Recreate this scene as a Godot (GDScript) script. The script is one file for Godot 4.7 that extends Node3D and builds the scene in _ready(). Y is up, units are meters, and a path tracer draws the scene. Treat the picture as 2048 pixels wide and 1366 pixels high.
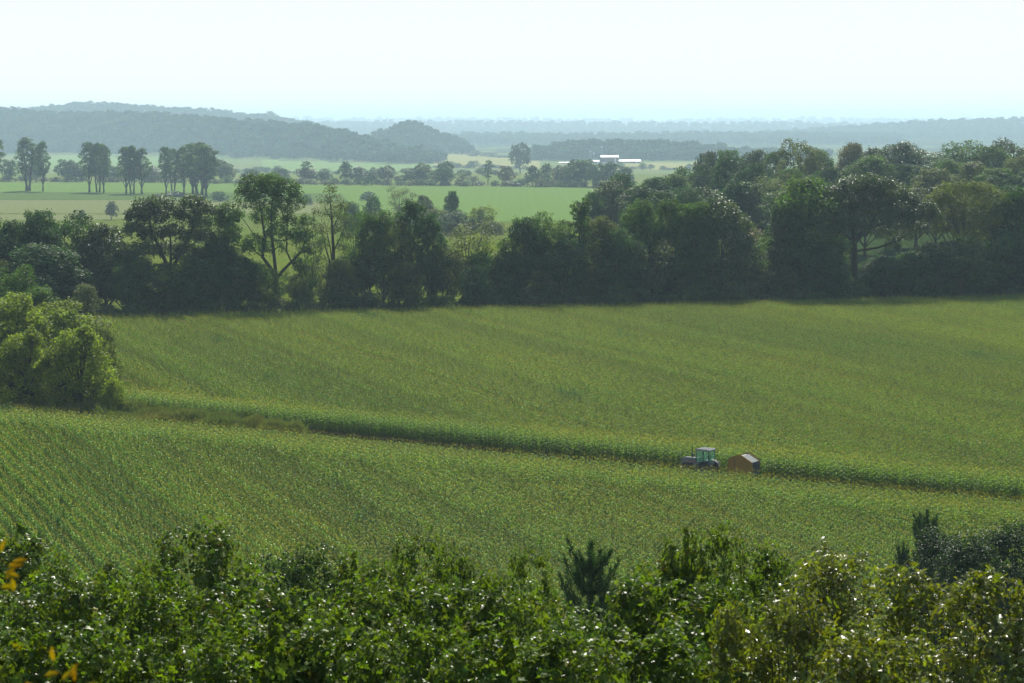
extends Node3D
# A view from a wooded rise over maize, a hedgerow and a hazy farm valley. y up, metres; the camera looks along -z.

const TAU2 := TAU
var used := {}
var rng := RandomNumberGenerator.new()
var noise := FastNoiseLite.new()
var patch := FastNoiseLite.new()
var M := {}

# ---------------------------------------------------------------- small helpers
func num(called: String) -> String:
	if not used.has(called):
		used[called] = 0
		return called
	used[called] += 1
	return "%s_%03d" % [called, used[called]]

func tag(o: Node, label: String, category := "", group := "", kind := "") -> void:
	if label != "": o.set_meta("label", label)
	if category != "": o.set_meta("category", category)
	if group != "": o.set_meta("group", group)
	if kind != "": o.set_meta("kind", kind)

func thing(called: String, label: String, category: String, at: Vector3, turn := 0.0, group := "") -> Node3D:
	var o := Node3D.new()
	o.name = num(called)
	add_child(o, true)
	o.position = at
	o.rotation.y = turn
	tag(o, label, category, group)
	return o

func part(called: String, mesh: Mesh, mat: Material, parent: Node, at := Vector3.ZERO) -> MeshInstance3D:
	var o := MeshInstance3D.new()
	o.name = called
	o.mesh = mesh
	o.material_override = mat
	o.position = at
	parent.add_child(o, true)
	return o

class Shape:
	var v := PackedVector3Array()
	var c := PackedColorArray()
	func tri(a: Vector3, b: Vector3, d: Vector3, k: Color) -> void:
		v.append(a); v.append(b); v.append(d)
		c.append(k); c.append(k); c.append(k)
	func quad(a: Vector3, b: Vector3, d: Vector3, e: Vector3, k: Color) -> void:
		tri(a, b, d, k)
		tri(a, d, e, k)
	func tube(pts: Array, radii: Array, sides: int, k: Color) -> void:
		var last: Array = []
		for i in pts.size():
			var p: Vector3 = pts[i]
			var fwd: Vector3 = (pts[mini(i + 1, pts.size() - 1)] - pts[maxi(i - 1, 0)]).normalized()
			var side: Vector3 = fwd.cross(Vector3(0.31, 0.12, 0.94)).normalized()
			var up: Vector3 = side.cross(fwd)
			var ring: Array = []
			for s in sides:
				var a := TAU * s / sides
				ring.append(p + (side * cos(a) + up * sin(a)) * radii[i])
			if i > 0:
				for s in sides:
					var n := (s + 1) % sides
					quad(last[s], ring[s], ring[n], last[n], k)
			last = ring
	func box(o: Vector3, s: Vector3, k := Color.WHITE, bev := 0.0) -> void:
		# a box with chamfered upright and level edges, centred on o
		var h := s * 0.5
		var b := minf(bev, minf(h.x, minf(h.y, h.z)) * 0.9)
		if b <= 0.0:
			var q: Array = []
			for i in 8:
				q.append(o + Vector3(h.x if i & 1 else -h.x, h.y if i & 2 else -h.y, h.z if i & 4 else -h.z))
			for f in [[0, 2, 3, 1], [4, 5, 7, 6], [0, 1, 5, 4], [2, 6, 7, 3], [0, 4, 6, 2], [1, 3, 7, 5]]:
				quad(q[f[0]], q[f[1]], q[f[2]], q[f[3]], k)
			return
		var ax := [Vector3.RIGHT, Vector3.UP, Vector3.BACK]
		for a in 3:
			var u: Vector3 = ax[(a + 1) % 3]
			var w: Vector3 = ax[(a + 2) % 3]
			var hu: float = absf(h.dot(u)) - b
			var hw: float = absf(h.dot(w)) - b
			var ha: float = absf(h.dot(ax[a]))
			for sg in [-1.0, 1.0]:
				var m: Vector3 = o + ax[a] * ha * sg
				quad(m - u * hu - w * hw, m + u * hu - w * hw, m + u * hu + w * hw, m - u * hu + w * hw, k)
			for su in [-1.0, 1.0]:
				for sw in [-1.0, 1.0]:
					var e1: Vector3 = o + u * (hu + b) * su + w * hw * sw
					var e2: Vector3 = o + u * hu * su + w * (hw + b) * sw
					var l: Vector3 = ax[a] * (ha - b)
					quad(e1 - l, e1 + l, e2 + l, e2 - l, k)
		for sx in [-1.0, 1.0]:
			for sy in [-1.0, 1.0]:
				for sz in [-1.0, 1.0]:
					var s3 := Vector3(sx, sy, sz)
					var i3 := Vector3(h.x - b, h.y - b, h.z - b)
					tri(o + s3 * Vector3(h.x, i3.y, i3.z), o + s3 * Vector3(i3.x, h.y, i3.z), o + s3 * Vector3(i3.x, i3.y, h.z), k)
	func prism(outline: PackedVector2Array, z0: float, z1: float, k := Color.WHITE) -> void:
		# an outline in x, y given thickness along z
		var n := outline.size()
		var t := Geometry2D.triangulate_polygon(outline)
		for i in range(0, t.size(), 3):
			for z in [z0, z1]:
				var p: PackedVector2Array = [outline[t[i]], outline[t[i + 1]], outline[t[i + 2]]]
				tri(Vector3(p[0].x, p[0].y, z), Vector3(p[1].x, p[1].y, z), Vector3(p[2].x, p[2].y, z), k)
		for i in n:
			var a := outline[i]
			var b := outline[(i + 1) % n]
			quad(Vector3(a.x, a.y, z0), Vector3(b.x, b.y, z0), Vector3(b.x, b.y, z1), Vector3(a.x, a.y, z1), k)
	func lathe(profile: Array, o: Vector3, axis: Vector3, sides: int, k := Color.WHITE) -> void:
		# profile of Vector2(radius, along the axis)
		var u := axis.cross(Vector3(0.3, 0.9, 0.2)).normalized()
		var w := axis.cross(u)
		for i in profile.size() - 1:
			var p: Vector2 = profile[i]
			var q: Vector2 = profile[i + 1]
			for s in sides:
				var a := TAU * s / sides
				var b := TAU * (s + 1) / sides
				var da := u * cos(a) + w * sin(a)
				var db := u * cos(b) + w * sin(b)
				quad(o + axis * p.y + da * p.x, o + axis * q.y + da * q.x, o + axis * q.y + db * q.x, o + axis * p.y + db * p.x, k)
	func mesh() -> ArrayMesh:
		var m := ArrayMesh.new()
		var a := []
		a.resize(Mesh.ARRAY_MAX)
		a[Mesh.ARRAY_VERTEX] = v
		a[Mesh.ARRAY_COLOR] = c
		m.add_surface_from_arrays(Mesh.PRIMITIVE_TRIANGLES, a)
		return m

func lin(r: float, g: float, b: float) -> Color:
	return Color(r, g, b).linear_to_srgb()

func leaf_mat(c: Color, through := 0.9, rough := 0.6, tint := Color(0.92, 1.0, 0.4), shine := 0.2) -> StandardMaterial3D:
	var m := StandardMaterial3D.new()
	m.albedo_color = c.linear_to_srgb()
	m.vertex_color_use_as_albedo = true
	m.roughness = rough
	m.metallic_specular = shine
	m.backlight_enabled = through > 0.0
	m.backlight = Color(tint.r * through, tint.g * through, tint.b * through).linear_to_srgb()
	return m

func paint(c: Color, rough := 0.5, metal := 0.0) -> StandardMaterial3D:
	var m := StandardMaterial3D.new()
	m.albedo_color = c.linear_to_srgb()
	m.roughness = rough
	m.metallic = metal
	return m

func grain(c: Color, freq: float, scale: float, lo: float, rough := 0.9, seed_ := 3) -> StandardMaterial3D:
	# a colour broken up by world-fixed noise
	var m := paint(c, rough)
	var n := FastNoiseLite.new()
	n.seed = seed_
	n.frequency = freq
	n.fractal_octaves = 5
	var t := NoiseTexture2D.new()
	t.width = 512
	t.height = 512
	t.seamless = true
	t.noise = n
	var g := Gradient.new()
	g.set_color(0, Color(lo, lo, lo * 0.9))
	g.set_color(1, Color(1, 1, 1))
	t.color_ramp = g
	m.albedo_texture = t
	m.metallic_specular = 0.0
	m.uv1_triplanar = true
	m.uv1_world_triplanar = true
	m.uv1_scale = Vector3.ONE * scale
	return m

func sst(a: float, b: float, x: float) -> float:
	var t := clampf((x - a) / (b - a), 0.0, 1.0)
	return t * t * (3.0 - 2.0 * t)

func tab(xs: Array, ys: Array, x: float) -> float:
	if x <= xs[0]: return ys[0]
	for i in range(1, xs.size()):
		if x <= xs[i]:
			return lerpf(ys[i - 1], ys[i], (x - xs[i - 1]) / (xs[i] - xs[i - 1]))
	return ys[-1]

# ---------------------------------------------------------------- the lie of the land
# each ridge: slope of its bearings (x over distance), crest heights, foot and crest distances there, length of its back slope, height of its trees
var RIDGES := [
	{"u": [-0.3464, -0.2327, -0.2191, -0.2009, -0.1645, -0.1418, -0.1191, -0.1055, -0.0918, -0.0782, -0.0691, -0.0600, -0.0509, -0.0361, -0.0270], "h": [106.7, 99.9, 89.8, 86.4, 84.9, 75.7, 65.9, 61.2, 56.8, 46.2, 34.8, 20.7, 13.2, 2.5, 0.0], "foot": [5100, 5100, 5100, 5100, 4999, 4798, 4596, 4475, 4354, 4233, 4152, 4072, 3991, 3860, 3850], "crest": [6000, 6000, 5886, 5734, 5431, 5241, 5052, 4938, 4824, 4710, 4634, 4559, 4483, 4359, 4350], "back": 1200, "near": 3840, "far": 7210, "tree": 17},
	{"u": [-0.3464, -0.2191, -0.2100, -0.1986, -0.1850, -0.1691, -0.1418, -0.1191, -0.1100, -0.1009, -0.0918, -0.0827, -0.0736], "h": [110.4, 105.1, 114.0, 126.4, 128.1, 119.3, 105.1, 87.4, 82.0, 71.4, 60.8, 41.3, 5.8], "foot": [6900, 6900, 6900, 6900, 6900, 6900, 6900, 6900, 6900, 6900, 6900, 6900, 6900], "crest": [7800, 7800, 7800, 7800, 7800, 7800, 7800, 7800, 7800, 7800, 7800, 7800, 7800], "back": 1300, "near": 6890, "far": 9110, "tree": 17},
	{"u": [-0.0680, -0.0634, -0.0589, -0.0532, -0.0482, -0.0450, -0.0407, -0.0350, -0.0282, -0.0214, -0.0168, -0.0134], "h": [12.9, 31.3, 41.1, 54.6, 65.7, 67.5, 60.8, 46.0, 33.8, 19.0, 0.0, 0.0], "foot": [5140, 5140, 5140, 5140, 5140, 5140, 5140, 5140, 5140, 5140, 5140, 5140], "crest": [5400, 5400, 5400, 5400, 5400, 5400, 5400, 5400, 5400, 5400, 5400, 5400], "back": 330, "near": 5130, "far": 5740, "tree": 14},
	{"u": [0.0036, 0.0093, 0.0195, 0.0309, 0.0445, 0.0627, 0.0809, 0.0923, 0.1127, 0.1536], "h": [0.0, 5.7, 15.1, 21.4, 23.5, 20.3, 18.2, 12.0, 3.6, 0.0], "foot": [4300, 4300, 4300, 4300, 4300, 4300, 4300, 4300, 4300, 4300], "crest": [4600, 4600, 4600, 4600, 4600, 4600, 4600, 4600, 4600, 4600], "back": 700, "near": 4290, "far": 5310, "tree": 17},
	{"u": [0.1082, 0.1218, 0.1400, 0.1536, 0.1673, 0.1877, 0.2105, 0.2327, 0.3355], "h": [11.3, 22.1, 32.9, 41.6, 50.2, 63.2, 71.8, 74.0, 80.4], "foot": [8200, 8200, 8200, 8200, 8200, 8200, 8200, 8200, 8200], "crest": [9500, 9500, 9500, 9500, 9500, 9500, 9500, 9500, 9500], "back": 1700, "near": 8190, "far": 11210, "tree": 15},
	{"u": [-0.0373, -0.0168, 0.0400, 0.0855, 0.1309, 0.1764], "h": [5.6, 20.2, 16.5, 22.0, 20.2, 16.5], "foot": [7200, 7200, 7200, 7200, 7200, 7200], "crest": [8000, 8000, 8000, 8000, 8000, 8000], "back": 1000, "near": 7190, "far": 9010, "tree": 14},
	{"u": [-0.0964, -0.0736, -0.0055, 0.0400, 0.0968, 0.1218, 0.1650], "h": [46.3, 55.1, 57.2, 49.2, 46.3, 50.7, 40.4], "foot": [11000, 11000, 11000, 11000, 11000, 11000, 11000], "crest": [13000, 13000, 13000, 13000, 13000, 13000, 13000], "back": 3000, "near": 10990, "far": 16010, "tree": 12},
	{"u": [-0.3691, -0.0964, -0.0282, 0.0627, 0.1082, 0.1400, 0.1650, 0.1991, 0.3809], "h": [68.0, 73.0, 70.5, 58.0, 63.0, 71.5, 69.0, 63.0, 68.0], "foot": [17000, 17000, 17000, 17000, 17000, 17000, 17000, 17000, 17000], "crest": [22000, 22000, 22000, 22000, 22000, 22000, 22000, 22000, 22000], "back": 6000, "near": 16990, "far": 28010, "tree": 8},
]

func hill(k: int, u: float, r: float) -> float:
	var h: Dictionary = RIDGES[k]
	if r < h.near or r > h.far: return 0.0
	var top := tab(h.u, h.h, u)
	if top <= 0.0: return 0.0
	var foot := tab(h.u, h.foot, u)
	var crest := tab(h.u, h.crest, u)
	return top * sst(foot, crest, r) * (1.0 - sst(crest, crest + h.back, r))

func land(x: float, z: float) -> float:
	var r := -z
	var t := maxf(0.0, 1.0 - r / 165.0) if r > 0.0 else 1.0
	var h := 31.0 * pow(t, 1.15)
	h += -14.0 * sst(540, 1300, r) - 22.0 * sst(2000, 3600, r)
	h += 13.0 * exp(-pow((x - 190.0) / 105.0, 2)) * sst(520, 720, r) * (1.0 - sst(1000, 1500, r))
	if r > 3500.0:
		var u := x / r
		var up := 0.0
		for k in RIDGES.size():
			up = maxf(up, hill(k, u, r))
		h += up
	return h

func far_wood(x: float, z: float) -> float:
	return patch.get_noise_2d(x * 0.35, z * 0.12)

func land_colour(x: float, z: float) -> Color:
	var r := -z
	var n := noise.get_noise_2d(x * 0.5, z * 0.5)
	var c := Color(0.05, 0.055, 0.025)                       # leaf litter and undergrowth on the rise
	if r > 160.0: c = Color(0.15, 0.12, 0.07)              # soil under the maize
	var soil_end := 462.0 + 0.27 * x
	if x < -0.165 * r and r > 268.0: c = Color(0.06, 0.085, 0.025)
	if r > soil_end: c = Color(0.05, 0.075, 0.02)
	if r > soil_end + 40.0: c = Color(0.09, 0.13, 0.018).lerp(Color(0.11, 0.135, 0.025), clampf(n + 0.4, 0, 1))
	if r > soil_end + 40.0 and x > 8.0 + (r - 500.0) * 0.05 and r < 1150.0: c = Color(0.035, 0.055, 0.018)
	if r > 1850.0: c = Color(0.12, 0.175, 0.05).lerp(Color(0.16, 0.18, 0.07), clampf(n * 1.5 + 0.5, 0, 1))
	if r > 5200.0:
		c = Color(0.04, 0.06, 0.025) if far_wood(x, z) > -0.12 else Color(0.14, 0.17, 0.06)
	if r > 3500.0:
		var u := x / r
		for k in RIDGES.size():
			if hill(k, u, r) > 0.6: c = Color(0.035, 0.055, 0.022)
	return c

func build_land() -> void:
	var angles: Array = []
	var a := -180.0
	while a < 180.0:
		angles.append(deg_to_rad(a))
		a += 0.13 if absf(a + 0.05) < 17.0 else (1.0 if absf(a) < 30.0 else 6.0)
	angles.append(deg_to_rad(180.0))
	var radii: Array = []
	var r := 1.5
	while r < 34000.0:
		radii.append(r)
		r *= 1.045
	var v := PackedVector3Array()
	var c := PackedColorArray()
	var ix := PackedInt32Array()
	var n := angles.size()
	for q in radii:
		for b in angles:
			var x: float = q * sin(b)
			var z: float = -q * cos(b)
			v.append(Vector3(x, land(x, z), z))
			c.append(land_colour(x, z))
	for i in radii.size() - 1:
		for j in n - 1:
			var p := i * n + j
			ix.append_array([p, p + n, p + n + 1, p, p + n + 1, p + 1])
	var m := ArrayMesh.new()
	var arr := []
	arr.resize(Mesh.ARRAY_MAX)
	arr[Mesh.ARRAY_VERTEX] = v
	arr[Mesh.ARRAY_COLOR] = c
	arr[Mesh.ARRAY_INDEX] = ix
	m.add_surface_from_arrays(Mesh.PRIMITIVE_TRIANGLES, arr)
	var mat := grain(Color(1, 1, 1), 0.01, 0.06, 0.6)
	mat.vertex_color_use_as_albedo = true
	tag(part("ground", m, mat, self), "rolling valley ground of soil, pasture and far fields", "", "", "structure")

func sheet(called: String, label: String, us: Array, nears: Array, fars: Array, lift: float, mat: Material) -> void:
	# a field laid over the land, between two lines given at some bearings
	var v := PackedVector3Array()
	var ix := PackedInt32Array()
	var nu := 90
	var nr := 16
	for i in nu + 1:
		var u: float = lerpf(us[0], us[-1], float(i) / nu)
		var r0 := tab(us, nears, u)
		var r1 := tab(us, fars, u)
		for j in nr + 1:
			var r := lerpf(r0, r1, float(j) / nr)
			v.append(Vector3(u * r, land(u * r, -r) + lift, -r))
	for i in nu:
		for j in nr:
			var p := i * (nr + 1) + j
			ix.append_array([p, p + 1, p + nr + 2, p, p + nr + 2, p + nr + 1])
	var m := ArrayMesh.new()
	var arr := []
	arr.resize(Mesh.ARRAY_MAX)
	arr[Mesh.ARRAY_VERTEX] = v
	arr[Mesh.ARRAY_INDEX] = ix
	m.add_surface_from_arrays(Mesh.PRIMITIVE_TRIANGLES, arr)
	tag(part(called, m, mat, self), label, "", "", "structure")

# ---------------------------------------------------------------- growing trees
func on_ball() -> Vector3:
	var y := rng.randf_range(-1, 1)
	var a := rng.randf() * TAU
	var s := sqrt(1.0 - y * y)
	return Vector3(cos(a) * s, y, sin(a) * s)

func tone() -> Color:
	var b := rng.randf_range(0.42, 0.88)
	return Color(b * rng.randf_range(0.85, 1.15), b, b * rng.randf_range(0.75, 1.1))

func put_leaf(s: Shape, p: Vector3, n: Vector3, size: float, k: Color) -> void:
	var t := n.cross(on_ball()).normalized() * size
	var w := n.cross(t) * 0.36
	s.quad(p - t * 0.5, p - t * 0.08 + w, p + t * 0.5, p - t * 0.08 - w, k)

func put_lobe_of_leaves(s: Shape, o: Vector3, rad: Vector3, per_area: float, size: float, low := -0.45, spread := 0.34) -> void:
	# tufts of leaves over the outside of one bough, thin underneath, each tuft with a tone of its own
	var area := 4.0 * PI * pow((pow(rad.x * rad.y, 1.6) + pow(rad.x * rad.z, 1.6) + pow(rad.y * rad.z, 1.6)) / 3.0, 1.0 / 1.6)
	var bough := rng.randf_range(0.62, 1.14)
	for i in int(area * per_area * 2.4 / 7.0):
		var d := on_ball()
		if d.y < low and rng.randf() < 0.8: continue
		if noise.get_noise_3dv((o + d * rad) * 9.0) < -0.28: continue
		var q := o + d * rad * rng.randf_range(0.62, 1.04)
		var k := tone() * bough
		k.r = minf(k.r, 1.0); k.g = minf(k.g, 1.0); k.b = minf(k.b, 1.0); k.a = 1.0
		for j in 7:
			var p := q + Vector3(rng.randfn(0, spread), rng.randfn(0, spread * 0.7), rng.randfn(0, spread)) * (rad.x * 0.3 + 0.35)
			put_leaf(s, p, (d * 0.5 + Vector3.UP * 0.55 + on_ball() * 0.85).normalized(), size * rng.randf_range(0.7, 1.25), k)

func lobes_of(style: String, H: float, W: float, foot: float, n: int, fat: float) -> Array:
	var out: Array = []
	for i in n:
		var t := (i + 0.5) / n
		var p := 1.0
		match style:
			"round": p = pow(sin(PI * clampf(t * 0.86 + 0.13, 0, 1)), 0.6)
			"conic": p = pow(1.0 - t, 0.75) + 0.06
			"vase": p = 0.32 + 0.75 * pow(sin(PI * clampf(t * 0.62 + 0.02, 0, 1)), 1.2)
			"bush": p = sqrt(maxf(0.05, 1.0 - t * t))
		var a := i * 2.39996 + rng.randf_range(-0.4, 0.4)
		var rr := W * 0.5 * p * rng.randf_range(0.5, 0.8)
		var lr := W * 0.5 * fat * rng.randf_range(0.75, 1.25) * (0.6 if style == "conic" else 1.0)
		out.append([Vector3(cos(a) * rr, foot + (H - foot) * (0.05 + 0.87 * t), sin(a) * rr), Vector3(lr, lr * rng.randf_range(0.6, 0.9), lr)])
	return out

func trunk_mesh(H: float, lobes: Array, rad: float, lean: Vector2, stems: int) -> ArrayMesh:
	var s := Shape.new()
	for q in stems:
		var off := Vector3.ZERO if stems == 1 else Vector3(cos(q * 2.4), 0, sin(q * 2.4)) * rad * 1.6
		var pts: Array = []
		var rd: Array = []
		for i in 8:
			var t := i / 7.0
			pts.append(off * (1.0 + t * 3.0) + Vector3(lean.x * t * t + rng.randfn(0, 0.012) * H * t, H * 0.86 * t - 0.3, lean.y * t * t + rng.randfn(0, 0.012) * H * t))
			rd.append(rad * (1.0 - t * 0.85) * (1.35 if i == 0 else 1.0))
		s.tube(pts, rd, 6, Color.WHITE)
		for l in lobes.size():
			if l % stems != q: continue
			var o: Vector3 = lobes[l][0]
			var k := clampi(int((o.y / H) * 7.0 * 0.62), 1, 6)
			var a: Vector3 = pts[k]
			var mid := a.lerp(o, 0.5) + Vector3(0, (o - a).length() * -0.06, 0)
			s.tube([a, mid, o, o.lerp(o + (o - mid), 0.12)], [rd[k] * 0.5, rd[k] * 0.33, rd[k] * 0.18, rd[k] * 0.06], 4, Color.WHITE)
	return s.mesh()

var kinds := {}
func grow(kind: String, H: float, W: float, lobes: Array, leaf: float, dens: float, rad: float, lean := Vector2.ZERO, stems := 1, low := -0.45, spread := 0.34) -> void:
	var s := Shape.new()
	for l in lobes:
		put_lobe_of_leaves(s, l[0], l[1], dens, leaf, low, spread)
	keep_kind(kind, H, W, s.mesh(), trunk_mesh(H, lobes, rad, lean, stems))

func keep_kind(kind: String, H: float, W: float, crown: ArrayMesh, trunk: ArrayMesh) -> void:
	var box := crown.get_aabb()
	var h := box.end.y * 0.985
	var w := (box.size.x + box.size.z) * 0.47
	kinds[kind] = {"H": h, "W": w, "crown": crown, "trunk": trunk}

func plant(kind: String, called: String, label: String, category: String, at: Vector3, h: float, w: float, mat: Material, turn: float, group := "") -> Node3D:
	var k: Dictionary = kinds[kind]
	var o := thing(called, label, category, at, turn, group)
	part("trunk", k.trunk, M.bark, o)
	part("crown", k.crown, mat, o)
	o.scale = Vector3(w / k.W, h / k.H, w / k.W)
	return o

# real leaves for the nearest trees: half outlines of an oak leaf (lobed) and of a simple leaf, along a midrib of length 1
const OAK := [Vector2(0.03, 0.0), Vector2(0.17, 0.16), Vector2(0.09, 0.28), Vector2(0.36, 0.46), Vector2(0.15, 0.55), Vector2(0.27, 0.78), Vector2(0.08, 0.82), Vector2(0.0, 1.0)]
const PLAIN := [Vector2(0.02, 0.0), Vector2(0.2, 0.28), Vector2(0.2, 0.6), Vector2(0.0, 1.0)]
const MAPLE := [Vector2(0.02, 0.0), Vector2(0.42, 0.12), Vector2(0.28, 0.32), Vector2(0.5, 0.62), Vector2(0.16, 0.6), Vector2(0.0, 1.0)]

func real_leaf(s: Shape, half: Array, p: Vector3, fwd: Vector3, n: Vector3, size: float, k: Color) -> void:
	var side := fwd.cross(n).normalized()
	var up := side.cross(fwd)
	for sg in [-1.0, 1.0]:
		var w: Vector3 = (side * sg * 0.95 + up * 0.3) * size
		for i in half.size() - 1:
			var a: Vector2 = half[i]
			var b: Vector2 = half[i + 1]
			var la := p + fwd * (a.y * size) - up * (a.y * a.y * size * 0.18)
			var lb := p + fwd * (b.y * size) - up * (b.y * b.y * size * 0.18)
			if b.x < 0.005:
				s.tri(la, la + w * a.x, lb, k)
			else:
				s.quad(la, la + w * a.x, lb + w * b.x, lb, k)

func put_sprays(s: Shape, o: Vector3, rad: Vector3, count: int, size: float, half: Array, warm: float, flat := 0.7) -> void:
	for i in int(count * clampf(rad.x * rad.y * 3.2, 0.12, 1.3)):
		var d := on_ball()
		if d.y < -0.35 and rng.randf() < 0.75: continue
		if noise.get_noise_3dv((o + d * rad) * 20.0) < -0.06: continue
		var q := o + d * rad * rng.randf_range(0.3, 1.08)
		var k := tone()
		if rng.randf() < warm: k = Color(minf(1.0, k.r * 1.7), k.g * 1.1, k.b * 0.8)
		var ax := (d * (1.0 if flat < 1.0 else 0.4) + Vector3.UP * flat + on_ball() * 0.5).normalized()
		var a0 := rng.randf() * TAU
		var u := ax.cross(on_ball()).normalized()
		var w := ax.cross(u)
		for j in 6:
			var a := a0 + j * TAU / 6.0 + rng.randf_range(-0.4, 0.4)
			var f := (u * cos(a) + w * sin(a) + ax * rng.randf_range(-0.5, 0.55)).normalized()
			var kk := k * rng.randf_range(0.85, 1.12)
			kk.r = minf(kk.r, 1.0); kk.g = minf(kk.g, 1.0); kk.b = minf(kk.b, 1.0); kk.a = 1.0
			real_leaf(s, half, q + f * size * 0.25 + on_ball() * size * 0.4, f, (ax + on_ball() * 0.55).normalized(), size * rng.randf_range(0.7, 1.2), kk)

func grow_near(kind: String, H: float, W: float, lobes: Array, half: Array, sprays: int, leaf: float, rad: float, warm := 0.05, stems := 1, flat := 0.7) -> void:
	var s := Shape.new()
	for l in lobes:
		put_sprays(s, l[0], l[1], sprays, leaf, half, warm, flat)
	keep_kind(kind, H, W, s.mesh(), trunk_mesh(H, lobes, rad, Vector2(0.15, 0.1), stems))

func grow_pine(kind: String, H: float, W: float, whorls: int) -> void:
	# ascending boughs clothed with brushes of needles
	var t := Shape.new()
	var s := Shape.new()
	t.tube([Vector3.ZERO, Vector3(0.05, H * 0.5, 0), Vector3(0, H * 0.97, 0)], [0.11, 0.07, 0.015], 6, Color.WHITE)
	for wv in whorls:
		var f := (wv + 0.4) / whorls
		var y := H * (0.12 + 0.8 * f)
		var whorl := W * 0.62 * (1.0 - f * 0.62)
		var nb := 8
		for b in nb:
			var a := b * TAU / nb + wv * 1.1 + rng.randf_range(-0.25, 0.25)
			var outw := Vector3(cos(a), 0, sin(a))
			var pts: Array = []
			var len := whorl * rng.randf_range(0.55, 1.12)
			for i in 6:
				var q := i / 5.0
				pts.append(Vector3(0, y, 0) + outw * len * (q - 0.2 * q * q) + Vector3.UP * len * (0.1 * q + 0.6 * q * q))
			t.tube(pts, [0.035, 0.028, 0.02, 0.015, 0.01, 0.005], 4, Color.WHITE)
			needles(s, pts, 26, 0.13)
	needles(s, [Vector3(0, H * 0.75, 0), Vector3(0, H * 0.87, 0), Vector3(0, H, 0)], 34, 0.2)
	keep_kind(kind, H, W, s.mesh(), t.mesh())

func needles(s: Shape, pts: Array, tufts: int, size: float) -> void:
	for i in tufts:
		var q: float = 0.22 + 0.78 * (i + rng.randf()) / tufts
		var x: float = q * (pts.size() - 1)
		var j := mini(int(x), pts.size() - 2)
		var a: Vector3 = pts[j]
		var b: Vector3 = pts[j + 1]
		var o: Vector3 = a.lerp(b, x - j) + on_ball() * 0.11 * sin(q * PI)
		var fwd := (b - a).normalized()
		var k := tone()
		for n in 18:
			var d := (fwd * rng.randf_range(0.5, 1.3) + on_ball()).normalized()
			var w := d.cross(on_ball()).normalized() * 0.007
			var p := o + on_ball() * 0.03
			s.tri(p - w, p + w, p + d * size * rng.randf_range(0.7, 1.2), k)

# where something stands, told from things one can find: [bearing, name] from left to right
var told := {}
func beside(u: float, marks: Array, what: String) -> String:
	var name_ := ""
	var best := -9.0
	for m in marks:
		if m[0] <= u and m[0] > best:
			best = m[0]
			name_ = m[1]
	var key := what + name_
	told[key] = told.get(key, 0) + 1
	if name_ == "": return "%s %s from the left end" % [ORD[told[key]], what]
	return "%s %s right of %s" % [ORD[told[key]], what, name_]

# ---------------------------------------------------------------- maize
func maize_stretch(plants: int, dry: bool) -> ArrayMesh:
	# about a metre of a row, along z
	var s := Shape.new()
	for i in plants:
		var o := Vector3(rng.randfn(0, 0.04), 0, (i + 0.5) / plants - 0.5 + rng.randf_range(-0.05, 0.05))
		var H := rng.randf_range(2.15, 2.5)
		var ph := rng.randf() * TAU
		var g := rng.randf_range(0.6, 1.3)
		s.tube([o, o + Vector3(0, H, 0)], [0.018, 0.01], 3, Color(0.3, 0.4, 0.12))
		for l in 9:
			var y := H * (0.14 + 0.80 * l / 9.0)
			var a := ph + l * PI + rng.randfn(0, 0.35)
			var d := Vector3(cos(a), 0, sin(a))
			var w := Vector3(-d.z, 0, d.x)
			d.x *= 0.66
			var len := rng.randf_range(0.42, 0.62) * (1.0 - 0.35 * absf(l / 9.0 - 0.45))
			var rise := rng.randf_range(0.35, 0.75)
			var k := Color(0.30, 0.53, 0.055) * g * rng.randf_range(0.5, 1.35)
			if dry and l < 5: k = k.lerp(Color(0.62, 0.48, 0.24) * g, 0.85 - 0.12 * l)
			if rng.randf() < 0.1: k = Color(0.62, 0.66, 0.1)
			k.a = 1.0
			var last := o + Vector3(0, y, 0)
			var lw := 0.02
			for q in [0.3, 0.6, 0.85, 1.0]:
				var p: Vector3 = o + Vector3(0, y, 0) + d * len * (q * 0.92) + Vector3.UP * len * (rise * q * 1.5 - 1.35 * q * q * rise - 0.25 * q * q)
				var nw: float = 0.082 * (1.0 - pow(q, 3.0)) + 0.004
				var tw := Vector3.UP * rng.randf_range(-0.015, 0.015)
				s.quad(last - w * lw, last + w * lw, p + w * nw + tw, p - w * nw - tw, k)
				last = p
				lw = nw
		for b in 5:
			var d := (Vector3.UP * 1.5 + on_ball() * 0.8).normalized()
			var w := d.cross(on_ball()).normalized() * 0.007
			var p := o + Vector3(0, H - 0.05, 0)
			s.tri(p - w * 0.6, p + w, p + d * rng.randf_range(0.25, 0.42) + w, Color(0.52, 0.5, 0.17))
	return s.mesh()

const ROW := Vector2(0.358, 0.934)      # the way the rows run, in x and z
const ACROSS := Vector2(0.934, -0.358)

func in_sight(x: float, r: float) -> bool:
	return absf(x) < r * 0.262 + 8.0

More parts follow.
